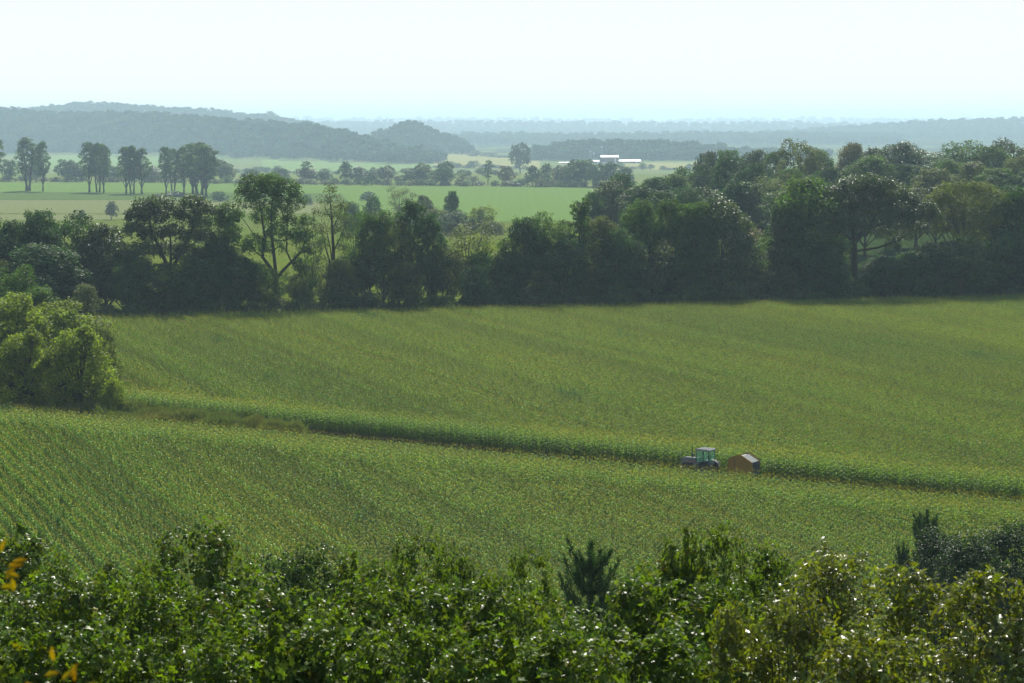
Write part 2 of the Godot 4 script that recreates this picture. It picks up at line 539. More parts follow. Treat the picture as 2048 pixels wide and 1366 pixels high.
func maize_field(called: String, label: String, near: bool) -> void:
	var variants := 8
	var where: Array = []
	var tint: Array = []
	for i in variants:
		where.append([])
		tint.append([])
	var gap := 1.2
	var step := 0.96
	for pass_ in 2:                       # the rows, then the end rows along the lane
		for row in range(-420, 420):
			for n in range(-560, 560):
				var at: Vector2
				var dir := ROW
				if pass_ == 0:
					at = Vector2(0, -300) + ACROSS * (row * gap) + ROW * (n * step)
				else:
					if row < -30 or row > 30: break
					dir = Vector2(0.84, 0.54) if near else Vector2(0.827, 0.562)
					at = Vector2(0, -251.0 if near else -265.0) + dir * (n * step) + Vector2(-dir.y, dir.x) * (row * 0.9)
				var x := at.x
				var r := -at.y
				if r < 150.0 or r > 500.0 or not in_sight(x, r): continue
				var edge := 0.0
				if near:
					edge = (-251.0 + 0.62 * x) - at.y
					if edge > 0.0 or r < 160.0: continue
					edge = -edge
				else:
					edge = (-265.0 + 0.68 * x) - at.y
					if edge < 0.0 or r > 457.0 + 0.27 * x or x < -0.205 * r - 1.0: continue
				var head := (13.0 if near else 9.0) + 3.0 * noise.get_noise_1d(x * 3.0)
				if (edge < head) != (pass_ == 1): continue
				var side := at.dot(ACROSS)          # soil and drilling change across the rows far more than along them
				var along := at.dot(ROW)
				var f := patch.get_noise_2d(side * 1.6, along * 0.35)
				var f2 := noise.get_noise_2d(side * 9.0, along * 1.5)
				var weak := patch.get_noise_2d(side * 3.6 + 400.0, along * 0.9)
				if weak > 0.66 and rng.randf() < 0.5: continue
				var own := sin(row * 12.9898 + pass_ * 3.1) * 43758.5453
				own = own - floor(own)
				var s := (0.94 + 0.11 * own + 0.04 * f2 + 0.05 * f) * rng.randf_range(0.96, 1.04)
				if pass_ == 1: s *= 1.05
				var v := rng.randi() % 5 if pass_ == 0 else 5 + rng.randi() % 3
				var turn := atan2(dir.x, dir.y) + (PI if rng.randf() < 0.5 else 0.0)
				var b := Basis(Vector3.UP, turn).scaled(Vector3(s, s * rng.randf_range(0.95, 1.05), s))
				where[v].append(Transform3D(b, Vector3(x + rng.randfn(0, 0.05), land(x, at.y), at.y + rng.randfn(0, 0.05))))
				var warm := clampf(0.5 + f * 0.9 + f2 * 0.35, 0.0, 1.0)
				var c := Color(0.76, 0.86, 0.68).lerp(Color(0.98, 0.97, 0.66), warm)
				if weak > 0.56: c = Color(0.5, 0.68, 0.7)
				tint[v].append(c * rng.randf_range(0.8, 1.0) * (0.66 + 0.34 * own))
	var root := Node3D.new()
	root.name = called
	add_child(root, true)
	tag(root, label, "", "", "stuff")
	for v in variants:
		var mm := MultiMesh.new()
		mm.transform_format = MultiMesh.TRANSFORM_3D
		mm.use_colors = true
		mm.mesh = stretches[v]
		mm.instance_count = where[v].size()
		for i in where[v].size():
			mm.set_instance_transform(i, where[v][i])
			mm.set_instance_color(i, tint[v][i])
		var o := MultiMeshInstance3D.new()
		o.name = "maize_plants"
		o.multimesh = mm
		o.material_override = M.maize
		o.set_meta("kind", "stuff")
		root.add_child(o, true)
var stretches: Array = []

func scatter(called: String, label: String, mesh: Mesh, mat: Material, spots: Array, tints: Array) -> void:
	var mm := MultiMesh.new()
	mm.transform_format = MultiMesh.TRANSFORM_3D
	mm.use_colors = true
	mm.mesh = mesh
	mm.instance_count = spots.size()
	for i in spots.size():
		mm.set_instance_transform(i, spots[i])
		mm.set_instance_color(i, tints[i])
	var o := MultiMeshInstance3D.new()
	o.name = called
	o.multimesh = mm
	o.material_override = mat
	add_child(o, true)
	tag(o, label, "", "", "stuff")

func grass_tuft(h: float, blades: int, wide: float) -> ArrayMesh:
	var s := Shape.new()
	for i in blades:
		var o := Vector3(rng.randfn(0, wide), 0, rng.randfn(0, wide))
		var d := (Vector3.UP * 2.2 + on_ball()).normalized()
		var w := Vector3(rng.randf_range(-1, 1), 0, rng.randf_range(-1, 1)).normalized() * 0.02
		var l := h * rng.randf_range(0.6, 1.1)
		var k := Color(0.75, 0.9, 0.6) * rng.randf_range(0.6, 1.05)
		if rng.randf() < 0.2: k = Color(1.0, 0.8, 0.7) * rng.randf_range(0.6, 0.9)
		k = Color(minf(1, k.r), minf(1, k.g), minf(1, k.b))
		var m := o + d * l * 0.6
		var e := m + (d + Vector3(rng.randf_range(-0.5, 0.5), -0.35, rng.randf_range(-0.5, 0.5))) * l * 0.45
		s.quad(o - w, o + w, m + w, m - w, k)
		s.tri(m - w, m + w, e, k)
	return s.mesh()

# ---------------------------------------------------------------- machines and buildings
func wheel(parent: Node3D, at: Vector3, rad: float, wide: float, lugs: int) -> void:
	var s := Shape.new()
	var h := wide * 0.5
	s.lathe([Vector2(rad * 0.55, -h * 0.9), Vector2(rad * 0.86, -h), Vector2(rad * 0.96, -h * 0.8), Vector2(rad * 0.96, h * 0.8), Vector2(rad * 0.86, h), Vector2(rad * 0.55, h * 0.9)], Vector3.ZERO, Vector3(0, 0, 1), 28)
	for i in lugs:
		var a := TAU * i / lugs
		for sg in [-1.0, 1.0]:
			var b: float = a + (0.5 * TAU / lugs if sg > 0 else 0.0)
			var c := Vector3(cos(b), sin(b), 0)
			var t := Vector3(-sin(b), cos(b), 0)
			var p0 := c * rad * 0.95
			var p1 := c * rad * 1.01
			var e := t * rad * 0.16 + Vector3(0, 0, h * 0.95 * sg)
			s.quad(p1 - t * 0.03, p1 + t * 0.03, p1 + e + t * 0.03, p1 + e - t * 0.03, Color.WHITE)
			s.quad(p0 - t * 0.04, p1 - t * 0.03, p1 + e - t * 0.03, p0 + e - t * 0.04, Color.WHITE)
			s.quad(p0 + t * 0.04, p1 + t * 0.03, p1 + e + t * 0.03, p0 + e + t * 0.04, Color.WHITE)
	var o := Node3D.new()
	o.name = "wheel"
	parent.add_child(o, true)
	o.position = at
	part("tyre", s.mesh(), M.rubber, o)
	var r := Shape.new()
	r.lathe([Vector2(rad * 0.57, -h * 0.85), Vector2(rad * 0.5, -h * 0.5), Vector2(rad * 0.2, -h * 0.3), Vector2(rad * 0.18, -h * 0.6), Vector2(0.0, -h * 0.6)], Vector3.ZERO, Vector3(0, 0, 1), 24)
	r.lathe([Vector2(rad * 0.57, h * 0.85), Vector2(rad * 0.5, h * 0.5), Vector2(rad * 0.2, h * 0.3), Vector2(rad * 0.18, h * 0.6), Vector2(0.0, h * 0.6)], Vector3.ZERO, Vector3(0, 0, 1), 24)
	part("rim", r.mesh(), M.rim, o)

func one_box(c: Vector3, s: Vector3, b := 0.02) -> ArrayMesh:
	var q := Shape.new()
	q.box(c, s, Color.WHITE, b)
	return q.mesh()

func tractor() -> void:
	M.rubber = paint(Color(0.02, 0.02, 0.02), 0.85)
	M.rim = paint(Color(0.10, 0.10, 0.10), 0.5, 0.2)
	M.silver = grain(Color(0.20, 0.205, 0.21), 0.02, 0.6, 0.8, 0.4)
	M.black = paint(Color(0.018, 0.018, 0.02), 0.55)
	M.roof_paint = grain(Color(0.23, 0.24, 0.25), 0.02, 0.5, 0.85, 0.45)
	M.red = paint(Color(0.35, 0.03, 0.03), 0.4)
	M.orange = paint(Color(0.75, 0.16, 0.02), 0.5)
	M.pane = StandardMaterial3D.new()
	M.pane.albedo_color = Color(0.45, 0.75, 0.62, 0.22)
	M.pane.transparency = BaseMaterial3D.TRANSPARENCY_ALPHA
	M.pane.roughness = 0.05
	var x := 21.5
	var z := -246.7
	var o := thing("tractor", "grey cabbed farm tractor standing in the lane between the maize fields", "tractor", Vector3(x, land(x, z), z), 2.545)
	o.scale = Vector3.ONE * 1.0
	for s in [-1.0, 1.0]:
		wheel(o, Vector3(-0.85, 0.92, 0.88 * s), 0.92, 0.52, 22)
		wheel(o, Vector3(1.75, 0.62, 0.78 * s), 0.62, 0.36, 18)
		var f := Shape.new()
		var last := Vector3.ZERO
		for i in 9:
			var a := lerpf(0.15, 2.6, i / 8.0)
			var p := Vector3(-0.85 + cos(a) * 1.06, 0.92 + sin(a) * 1.06, 0)
			if i > 0:
				for k in [[0.62, 1.14]]:
					f.quad(last + Vector3(0, 0, k[0] * s), p + Vector3(0, 0, k[0] * s), p + Vector3(0, 0, k[1] * s), last + Vector3(0, 0, k[1] * s), Color.WHITE)
					f.quad(last + Vector3(0, 0, k[1] * s), p + Vector3(0, 0, k[1] * s), p + Vector3(0, -0.12, k[1] * s), last + Vector3(0, -0.12, k[1] * s), Color.WHITE)
			last = p
		part("fender", f.mesh(), M.black, o)
	part("chassis", one_box(Vector3(0.6, 0.85, 0), Vector3(3.4, 0.45, 0.5)), M.black, o)
	part("engine", one_box(Vector3(1.3, 1.3, 0), Vector3(1.7, 0.62, 0.62), 0.04), M.black, o)
	var hood := Shape.new()
	var prof: PackedVector2Array = [Vector2(0.3, 1.62), Vector2(2.30, 1.55), Vector2(2.42, 1.62), Vector2(2.44, 1.95), Vector2(2.36, 2.07), Vector2(2.2, 2.12), Vector2(0.3, 2.2)]
	hood.prism(prof, -0.37, 0.37)
	hood.box(Vector3(1.2, 2.15, 0), Vector3(1.7, 0.08, 0.5), Color.WHITE, 0.03)
	part("hood", hood.mesh(), M.silver, o)
	for s in [-1.0, 1.0]:
		part("hood_stripe", one_box(Vector3(1.05, 1.72, 0.374 * s), Vector3(1.3, 0.06, 0.01), 0.0), M.red, o)
		part("side_step", one_box(Vector3(0.15, 1.15, 0.62 * s), Vector3(0.5, 0.9, 0.3)), M.silver, o)
		part("headlight", one_box(Vector3(2.445, 1.8, 0.22 * s), Vector3(0.03, 0.14, 0.16), 0.01), M.roof_paint, o)
	part("grille", one_box(Vector3(2.36, 1.12, 0), Vector3(0.14, 0.84, 0.66)), M.silver, o)
	part("front_weight", one_box(Vector3(2.55, 0.8, 0), Vector3(0.3, 0.35, 0.6)), M.black, o)
	var brace := Shape.new()
	brace.prism(PackedVector2Array([Vector2(0.3, 1.62), Vector2(1.0, 1.62), Vector2(0.75, 1.05), Vector2(0.3, 0.95)]), -0.34, 0.34)
	part("side_panel", brace.mesh(), M.silver, o)
	var ex := Shape.new()
	ex.tube([Vector3(1.35, 2.1, 0.2), Vector3(1.35, 2.5, 0.2)], [0.09, 0.09], 10, Color.WHITE)
	ex.tube([Vector3(1.35, 2.45, 0.2), Vector3(1.35, 3.2, 0.2), Vector3(1.30, 3.32, 0.2)], [0.05, 0.05, 0.05], 10, Color.WHITE)
	part("exhaust_pipe", ex.mesh(), M.black, o)
	# cab
	part("cab_floor", one_box(Vector3(-0.5, 1.55, 0), Vector3(1.6, 0.18, 1.5)), M.silver, o)
	for s in [-1.0, 1.0]:
		part("cab_sill", one_box(Vector3(-0.5, 1.75, 0.75 * s), Vector3(1.66, 0.22, 0.06)), M.silver, o)
		for px in [-1.28, -0.62, 0.3]:
			part("cab_post", one_box(Vector3(px, 2.42, 0.75 * s), Vector3(0.08, 1.3, 0.08)), M.black, o)
		part("window_pane", one_box(Vector3(-0.16, 2.42, 0.75 * s), Vector3(0.84, 1.26, 0.012), 0.0), M.pane, o)
		part("window_pane", one_box(Vector3(-0.95, 2.42, 0.75 * s), Vector3(0.58, 1.26, 0.012), 0.0), M.pane, o)
		part("tail_lamp", one_box(Vector3(-1.36, 1.75, 0.66 * s), Vector3(0.06, 0.12, 0.2), 0.01), M.red, o)
		var mir := Shape.new()
		mir.tube([Vector3(0.3, 2.7, 0.78 * s), Vector3(0.42, 2.72, 1.05 * s)], [0.015, 0.015], 5, Color.WHITE)
		mir.box(Vector3(0.42, 2.62, 1.08 * s), Vector3(0.04, 0.32, 0.2), Color.WHITE, 0.01)
		part("mirror", mir.mesh(), M.black, o)
	part("rear_window", one_box(Vector3(-1.28, 2.42, 0), Vector3(0.012, 1.26, 1.4), 0.0), M.pane, o)
	part("windscreen", one_box(Vector3(0.3, 2.42, 0), Vector3(0.012, 1.26, 1.4), 0.0), M.pane, o)
	part("rear_sill", one_box(Vector3(-1.3, 1.75, 0), Vector3(0.06, 0.22, 1.5)), M.silver, o)
	var roof := Shape.new()
	roof.prism(PackedVector2Array([Vector2(-1.36, 3.08), Vector2(0.42, 3.08), Vector2(0.46, 3.14), Vector2(0.42, 3.26), Vector2(0.24, 3.31), Vector2(-1.2, 3.31), Vector2(-1.38, 3.24), Vector2(-1.42, 3.14)]), -0.78, 0.78)
	for i in 4:
		roof.box(Vector3(-0.5, 3.32, -0.5 + i * 0.333), Vector3(1.5, 0.025, 0.1), Color.WHITE, 0.01)
	part("cab_roof", roof.mesh(), M.roof_paint, o)
	var seat := Shape.new()
	seat.box(Vector3(-0.75, 1.95, 0), Vector3(0.5, 0.14, 0.5), Color.WHITE, 0.04)
	seat.box(Vector3(-1.0, 2.3, 0), Vector3(0.14, 0.65, 0.48), Color.WHITE, 0.04)
	seat.box(Vector3(-0.75, 1.75, 0), Vector3(0.2, 0.3, 0.2), Color.WHITE)
	part("seat", seat.mesh(), M.black, o)
	var st := Shape.new()
	st.tube([Vector3(0.25, 1.6, 0), Vector3(-0.1, 2.25, 0)], [0.04, 0.03], 6, Color.WHITE)
	st.lathe([Vector2(0.2, -0.02), Vector2(0.23, 0), Vector2(0.2, 0.02), Vector2(0.17, 0), Vector2(0.2, -0.02)], Vector3(-0.1, 2.25, 0), Vector3(-0.5, 0.86, 0), 16)
	part("steering_wheel", st.mesh(), M.black, o)
	var tri := Shape.new()
	tri.prism(PackedVector2Array([Vector2(-0.2, 0), Vector2(0.2, 0), Vector2(0, 0.35)]), -0.01, 0.01)
	var tr := part("warning_triangle", tri.mesh(), M.orange, o, Vector3(-1.42, 1.3, -0.25))
	tr.rotation.y = PI / 2
	part("hitch", one_box(Vector3(-1.7, 0.55, 0), Vector3(0.9, 0.1, 0.12)), M.black, o)

func baler() -> void:
	M.ochre = grain(Color(0.34, 0.205, 0.06), 0.03, 0.4, 0.7, 0.5)
	M.dull = paint(Color(0.025, 0.027, 0.03), 0.7)
	var x := 25.9
	var z := -243.4
	var o := thing("hay_baler", "yellow round baler with pale sloping top hitched behind the tractor", "baler", Vector3(x, land(x, z), z), 2.545)
	o.scale = Vector3(1.0, 1.14, 1.0)
	var side: PackedVector2Array = [Vector2(-1.55, 0.55), Vector2(0.6, 0.45), Vector2(0.6, 2.62), Vector2(0.15, 2.78), Vector2(-0.25, 2.72), Vector2(-1.5, 2.12), Vector2(-1.58, 1.95)]
	var front: PackedVector2Array = [Vector2(0.66, 0.45), Vector2(1.5, 0.5), Vector2(1.58, 1.5), Vector2(1.5, 2.3), Vector2(1.2, 2.46), Vector2(0.66, 2.6)]
	for s in [-1.0, 1.0]:
		var a := Shape.new()
		a.prism(side, 0.86 * s, 0.94 * s)
		part("rear_side_panel", a.mesh(), M.ochre, o)
		var b := Shape.new()
		b.prism(front, 0.84 * s, 0.91 * s)
		part("front_side_panel", b.mesh(), M.ochre, o)
		part("panel_seam", one_box(Vector3(0.63, 1.5, 0.9 * s), Vector3(0.05, 2.1, 0.07), 0.0), M.dull, o)
		for k in 3:
			part("panel_rib", one_box(Vector3(-1.1 + k * 0.55, 1.35, 0.95 * s), Vector3(0.05, 1.3 + k * 0.2, 0.03), 0.01), M.ochre, o)
		wheel(o, Vector3(-0.1, 0.42, 1.15 * s), 0.42, 0.3, 16)
	var core := Shape.new()
	core.prism(PackedVector2Array([Vector2(-1.5, 0.6), Vector2(1.45, 0.55), Vector2(1.45, 2.25), Vector2(0.6, 2.5), Vector2(0.1, 2.66), Vector2(-0.3, 2.6), Vector2(-1.45, 2.05)]), -0.84, 0.84)
	part("body", core.mesh(), M.dull, o)
	var top := Shape.new()
	top.quad(Vector3(-0.28, 2.69, -0.84), Vector3(-0.28, 2.69, 0.70), Vector3(-1.5, 2.11, 0.70), Vector3(-1.5, 2.11, -0.84), Color.WHITE)
	top.quad(Vector3(-1.5, 2.11, -0.84), Vector3(-1.5, 2.11, 0.70), Vector3(-1.5, 2.04, 0.70), Vector3(-1.5, 2.04, -0.84), Color.WHITE)
	part("top_cover", top.mesh(), M.roof_paint, o)
	var rail := Shape.new()
	rail.tube([Vector3(0.15, 2.82, 0.9), Vector3(-0.25, 2.8, 0.9), Vector3(-1.55, 2.18, 0.9)], [0.04, 0.04, 0.04], 6, Color.WHITE)
	part("edge_rail", rail.mesh(), M.dull, o)
	part("tailgate", one_box(Vector3(-1.56, 1.25, 0), Vector3(0.08, 1.4, 1.66), 0.02), M.dull, o)
	part("pickup", one_box(Vector3(1.1, 0.4, 0), Vector3(0.6, 0.35, 1.6), 0.05), M.dull, o)
	var tong := Shape.new()
	tong.tube([Vector3(1.4, 0.6, 0.4), Vector3(3.2, 0.55, 0)], [0.06, 0.05], 6, Color.WHITE)
	tong.tube([Vector3(1.4, 0.6, -0.4), Vector3(3.2, 0.55, 0)], [0.06, 0.05], 6, Color.WHITE)
	part("tongue", tong.mesh(), M.dull, o)

func shed(called: String, label: String, category: String, at: Vector3, turn: float, L: float, D: float, wall_h: float, rise: float, wallm: Material, windows: int) -> Node3D:
	var o := thing(called, label, category, at, turn)
	var w := Shape.new()
	var e: PackedVector2Array = [Vector2(-D / 2, -1.0), Vector2(D / 2, -1.0), Vector2(D / 2, wall_h), Vector2(0, wall_h + rise), Vector2(-D / 2, wall_h)]
	w.prism(e, -L / 2, L / 2)
	var wm := part("wall", w.mesh(), wallm, o)
	wm.rotation.y = PI / 2
	for s in [-1.0, 1.0]:
		var r := Shape.new()
		var k := 0.6
		var dn := -rise / (D / 2) * k
		var ridge := Vector3(0, wall_h + rise + 0.12, 0)
		var eave := Vector3(0, wall_h + dn + 0.12, s * (D / 2 + k))
		var l := Vector3(L / 2 + 0.5, 0, 0)
		var dep := Vector3(0, 0.12, 0)
		r.quad(ridge - l, ridge + l, eave + l, eave - l, Color.WHITE)
		r.quad(ridge - l - dep * 0.7, ridge + l - dep * 0.7, eave + l - dep, eave - l - dep, Color.WHITE)
		r.quad(eave - l, eave + l, eave + l - dep, eave - l - dep, Color.WHITE)
		for i in int(L / 1.2) + 1:
			var c := Vector3(-L / 2 + i * 1.2, 0.03, 0)
			r.quad(ridge + c, ridge + c + Vector3(0.12, 0.03, 0), eave + c + Vector3(0.12, 0.03, 0), eave + c, Color.WHITE)
		part("roof", r.mesh(), M.tin, o)
	for i in windows:
		var wx := -L / 2 + (i + 0.5) * L / windows
		part("window", one_box(Vector3(wx, wall_h * 0.55, D / 2 + 0.04), Vector3(1.3, 1.0, 0.06), 0.0), M.dull, o)
	part("door", one_box(Vector3(L * 0.3, wall_h * 0.4 - 0.1, D / 2 + 0.03), Vector3(3.0, wall_h * 0.8, 0.08), 0.0), M.door, o)
	return o

func silo(label: String, at: Vector3, rad: float, h: float) -> void:
	var o := thing("silo", label, "silo", at)
	var w := Shape.new()
	w.lathe([Vector2(rad, -1), Vector2(rad, h)], Vector3.ZERO, Vector3.UP, 20)
	for i in int(h / 1.5):
		w.lathe([Vector2(rad, i * 1.5), Vector2(rad + 0.05, i * 1.5 + 0.05), Vector2(rad, i * 1.5 + 0.1)], Vector3.ZERO, Vector3.UP, 20)
	part("wall", w.mesh(), M.concrete, o)
	var d := Shape.new()
	var pr: Array = []
	for i in 7:
		var a := i / 6.0 * PI / 2
		pr.append(Vector2((rad + 0.08) * cos(a), h + (rad * 0.85) * sin(a)))
	d.lathe(pr, Vector3.ZERO, Vector3.UP, 20)
	part("dome", d.mesh(), M.tin, o)


# ---------------------------------------------------------------- the scene
func _ready() -> void:
	rng.seed = 20240817
	noise.seed = 11
	noise.frequency = 0.03
	patch.seed = 29
	patch.frequency = 0.018
	patch.fractal_octaves = 3

	var cam := Camera3D.new()
	cam.name = "camera"
	add_child(cam)
	cam.position = Vector3(0, 40, 0)
	cam.rotation.x = -atan(438.0 / 4400.0)
	var lens := CameraAttributesPhysical.new()
	lens.frustum_focal_length = 24.0 / (2.0 * 683.0 / 4400.0)
	lens.frustum_focus_distance = 260.0
	lens.frustum_near = 0.5
	lens.frustum_far = 60000.0
	lens.exposure_aperture = 5.6
	cam.attributes = lens
	cam.current = true

	var env := Environment.new()
	env.background_mode = Environment.BG_SKY
	env.sky = Sky.new()
	var sm := ProceduralSkyMaterial.new()
	sm.sky_top_color = lin(0.09, 0.17, 0.30)
	sm.sky_horizon_color = lin(0.442, 0.444, 0.430)
	sm.sky_curve = 0.3
	sm.ground_bottom_color = lin(0.02, 0.03, 0.012)
	sm.ground_horizon_color = lin(0.16, 0.19, 0.19)
	sm.ground_curve = 0.02
	sm.sky_energy_multiplier = 1.0
	sm.sun_angle_max = 1.0
	env.sky.sky_material = sm
	env.tonemap_mode = Environment.TONE_MAPPER_LINEAR
	env.tonemap_exposure = 2.4
	env.fog_enabled = true
	env.fog_density = 0.000093
	env.fog_light_color = lin(0.645, 0.885, 0.99)
	env.sdfgi_enabled = true
	env.ssao_enabled = true
	env.ssil_enabled = true
	var we := WorldEnvironment.new()
	we.name = "world_environment"
	we.environment = env
	add_child(we)

	var sun := DirectionalLight3D.new()
	sun.name = "sun"
	sun.light_energy = 1.6
	sun.light_angular_distance = 0.5
	sun.light_color = Color(1.0, 0.975, 0.93)
	sun.shadow_enabled = true
	add_child(sun)
	var az := deg_to_rad(4.0)
	var el := deg_to_rad(43.0)
	sun.look_at_from_position(Vector3(sin(az) * cos(el), sin(el), -cos(az) * cos(el)) * 100.0, Vector3.ZERO)

	materials()
	build_land()
	fields()
	maize_and_grass()
	tree_kinds()
	hedgerow()
	right_wood()
	valley_trees()
	far_hills()
	left_trees()
	near_trees()
	farm()
	tractor()
	baler()

func materials() -> void:
	M.bark = grain(Color(0.06, 0.05, 0.042), 0.02, 0.5, 0.45)
	M.dark = leaf_mat(Color(0.062, 0.122, 0.036), 0.9, 0.6, Color(0.8, 1.0, 0.4))
	M.oak = leaf_mat(Color(0.09, 0.128, 0.05), 0.85, 0.5, Color(0.85, 1.0, 0.4), 0.3)
	M.mid = leaf_mat(Color(0.10, 0.175, 0.038), 1.0, 0.6, Color(0.85, 1.0, 0.35))
	M.olive = leaf_mat(Color(0.145, 0.175, 0.045), 1.0, 0.6, Color(0.88, 1.0, 0.35))
	M.yellow = leaf_mat(Color(0.27, 0.355, 0.036), 1.0)
	M.pale = leaf_mat(Color(0.145, 0.18, 0.07), 0.9)
	M.brown = leaf_mat(Color(0.155, 0.14, 0.055), 0.9)
	M.near = leaf_mat(Color(0.118, 0.188, 0.022), 1.0, 0.4, Color(0.95, 1.0, 0.25), 0.27)
	M.near_blue = leaf_mat(Color(0.07, 0.12, 0.03), 0.9, 0.38, Color(0.9, 1.0, 0.35), 0.3)
	M.near_warm = leaf_mat(Color(0.165, 0.20, 0.023), 1.0, 0.36, Color(0.95, 1.0, 0.25), 0.45)
	M.near_dark = leaf_mat(Color(0.04, 0.08, 0.018), 0.8, 0.45, Color(0.92, 1.0, 0.35), 0.22)
	M.pine = leaf_mat(Color(0.05, 0.11, 0.03), 0.5, 0.55)
	M.golden = leaf_mat(Color(0.22, 0.18, 0.012), 1.0, 0.4, Color(1, 0.85, 0.15))
	M.maize = leaf_mat(Color(0.75, 0.74, 0.74), 1.0, 0.42, Color(1.0, 1.0, 0.28), 0.14)
	M.grass = leaf_mat(Color(0.20, 0.185, 0.10), 0.8, 0.6)

func fields() -> void:
	var alfalfa := grain(Color(0.095, 0.155, 0.038), 0.02, 0.02, 0.78)
	var stubble := grain(Color(0.128, 0.145, 0.062), 0.02, 0.03, 0.75, 0.9, 8)
	var clover := grain(Color(0.07, 0.108, 0.03), 0.02, 0.03, 0.75, 0.9, 15)
	var hayfield := grain(Color(0.125, 0.19, 0.06), 0.015, 0.02, 0.75, 0.9, 21)
	var ripe := grain(Color(0.20, 0.20, 0.075), 0.015, 0.02, 0.75, 0.9, 25)
	sheet("alfalfa_field", "bright green level field in front of the hedge of small trees", [-0.3009, -0.1350, -0.0759, -0.0691, -0.0055, 0.0491, 0.0855], [1727.5, 1702.6, 1673.0, 1161.1, 1179.3, 1144.6, 1011.6], [2011.9, 1970.0, 1899.2, 1884.0, 1855.0, 1812.7, 1799.1], 0.12, alfalfa)
	sheet("clover_field", "darker green strip of crop below the row of poplars", [-0.3009, -0.1873, -0.1327, -0.0736], [1543.2, 1543.2, 1523.2, 1494.4], [1721.5, 1715.4, 1696.6, 1667.1], 0.10, clover)
	sheet("stubble_field", "pale tan stubble field behind the hedgerow", [-0.3009, -0.1714, -0.1305, -0.0873], [1313.6, 1313.6, 1313.6, 1313.6], [1537.8, 1537.8, 1518.6, 1504.2], 0.10, stubble)
	sheet("fallow_strip", "narrow greyish fallow strip nearer than the stubble", [-0.3009, -0.1918, -0.1714], [1205.6, 1214.1, 1238.7], [1299.2, 1299.2, 1284.9], 0.10, stubble)
	sheet("sloping_hayfield", "pale green hayfield on the slope below the wooded hill", [-0.1134, -0.0964, -0.0736, -0.0350], [3250.8, 3149.9, 2593.1, 2482.7], [5355.4, 5071.0, 4620.1, 4013.6], 0.25, hayfield)
	sheet("ripe_field", "pale yellowish field at the foot of the small round hill", [-0.0355, -0.0191, 0.0014, 0.0127], [3787.1, 3745.6, 3704.6, 3704.6], [5529.7, 5485.6, 5111.8, 4889.0], 0.25, ripe)
	sheet("far_hayfield", "hazy pale field at the foot of the long wooded hill", [-0.2191, -0.1873, -0.1600], [3623.8, 3623.8, 3623.8], [5529.7, 5485.6, 5441.8], 0.25, hayfield)
	sheet("barn_field", "pale field beside the white-roofed barn", [0.0457, 0.0627, 0.1036], [3544.8, 3544.8, 3544.8], [4188.2, 4188.2, 4163.1], 0.25, ripe)

func lane_strip() -> void:
	# the grassed lane between the two fields, one sheet a little above the ground
	var v := PackedVector3Array()
	var c := PackedColorArray()
	var ix := PackedInt32Array()
	var n := 160
	for i in n + 1:
		var x := lerpf(-85.0, 90.0, float(i) / n)
		for j in 7:
			var z := lerpf(-265.6 + 0.68 * x, -250.4 + 0.62 * x, j / 6.0)
			var t := noise.get_noise_2d(x * 9.0, z * 9.0)
			v.append(Vector3(x, land(x, z) + 0.03, z))
			var k := Color(0.03, 0.042, 0.014).lerp(Color(0.05, 0.062, 0.02), clampf(0.5 + t, 0, 1))
			if x > -36.0 and x < -12.0 and (j == 4 or j == 5): k = Color(0.13, 0.085, 0.055)
			elif j == 2 or j == 4: k = k.lerp(Color(0.06, 0.045, 0.028), 0.6)
			c.append(k)
	for i in n:
		for j in 6:
			var p := i * 7 + j
			ix.append_array([p, p + 1, p + 8, p, p + 8, p + 7])
	var m := ArrayMesh.new()
	var arr := []
	arr.resize(Mesh.ARRAY_MAX)
	arr[Mesh.ARRAY_VERTEX] = v
	arr[Mesh.ARRAY_COLOR] = c
	arr[Mesh.ARRAY_INDEX] = ix
	m.add_surface_from_arrays(Mesh.PRIMITIVE_TRIANGLES, arr)
	var mat := grain(Color(1, 1, 1), 0.02, 0.3, 0.55)
	mat.vertex_color_use_as_albedo = true
	tag(part("farm_lane", m, mat, self), "grassed lane with wheel ruts between the two maize fields", "", "", "structure")

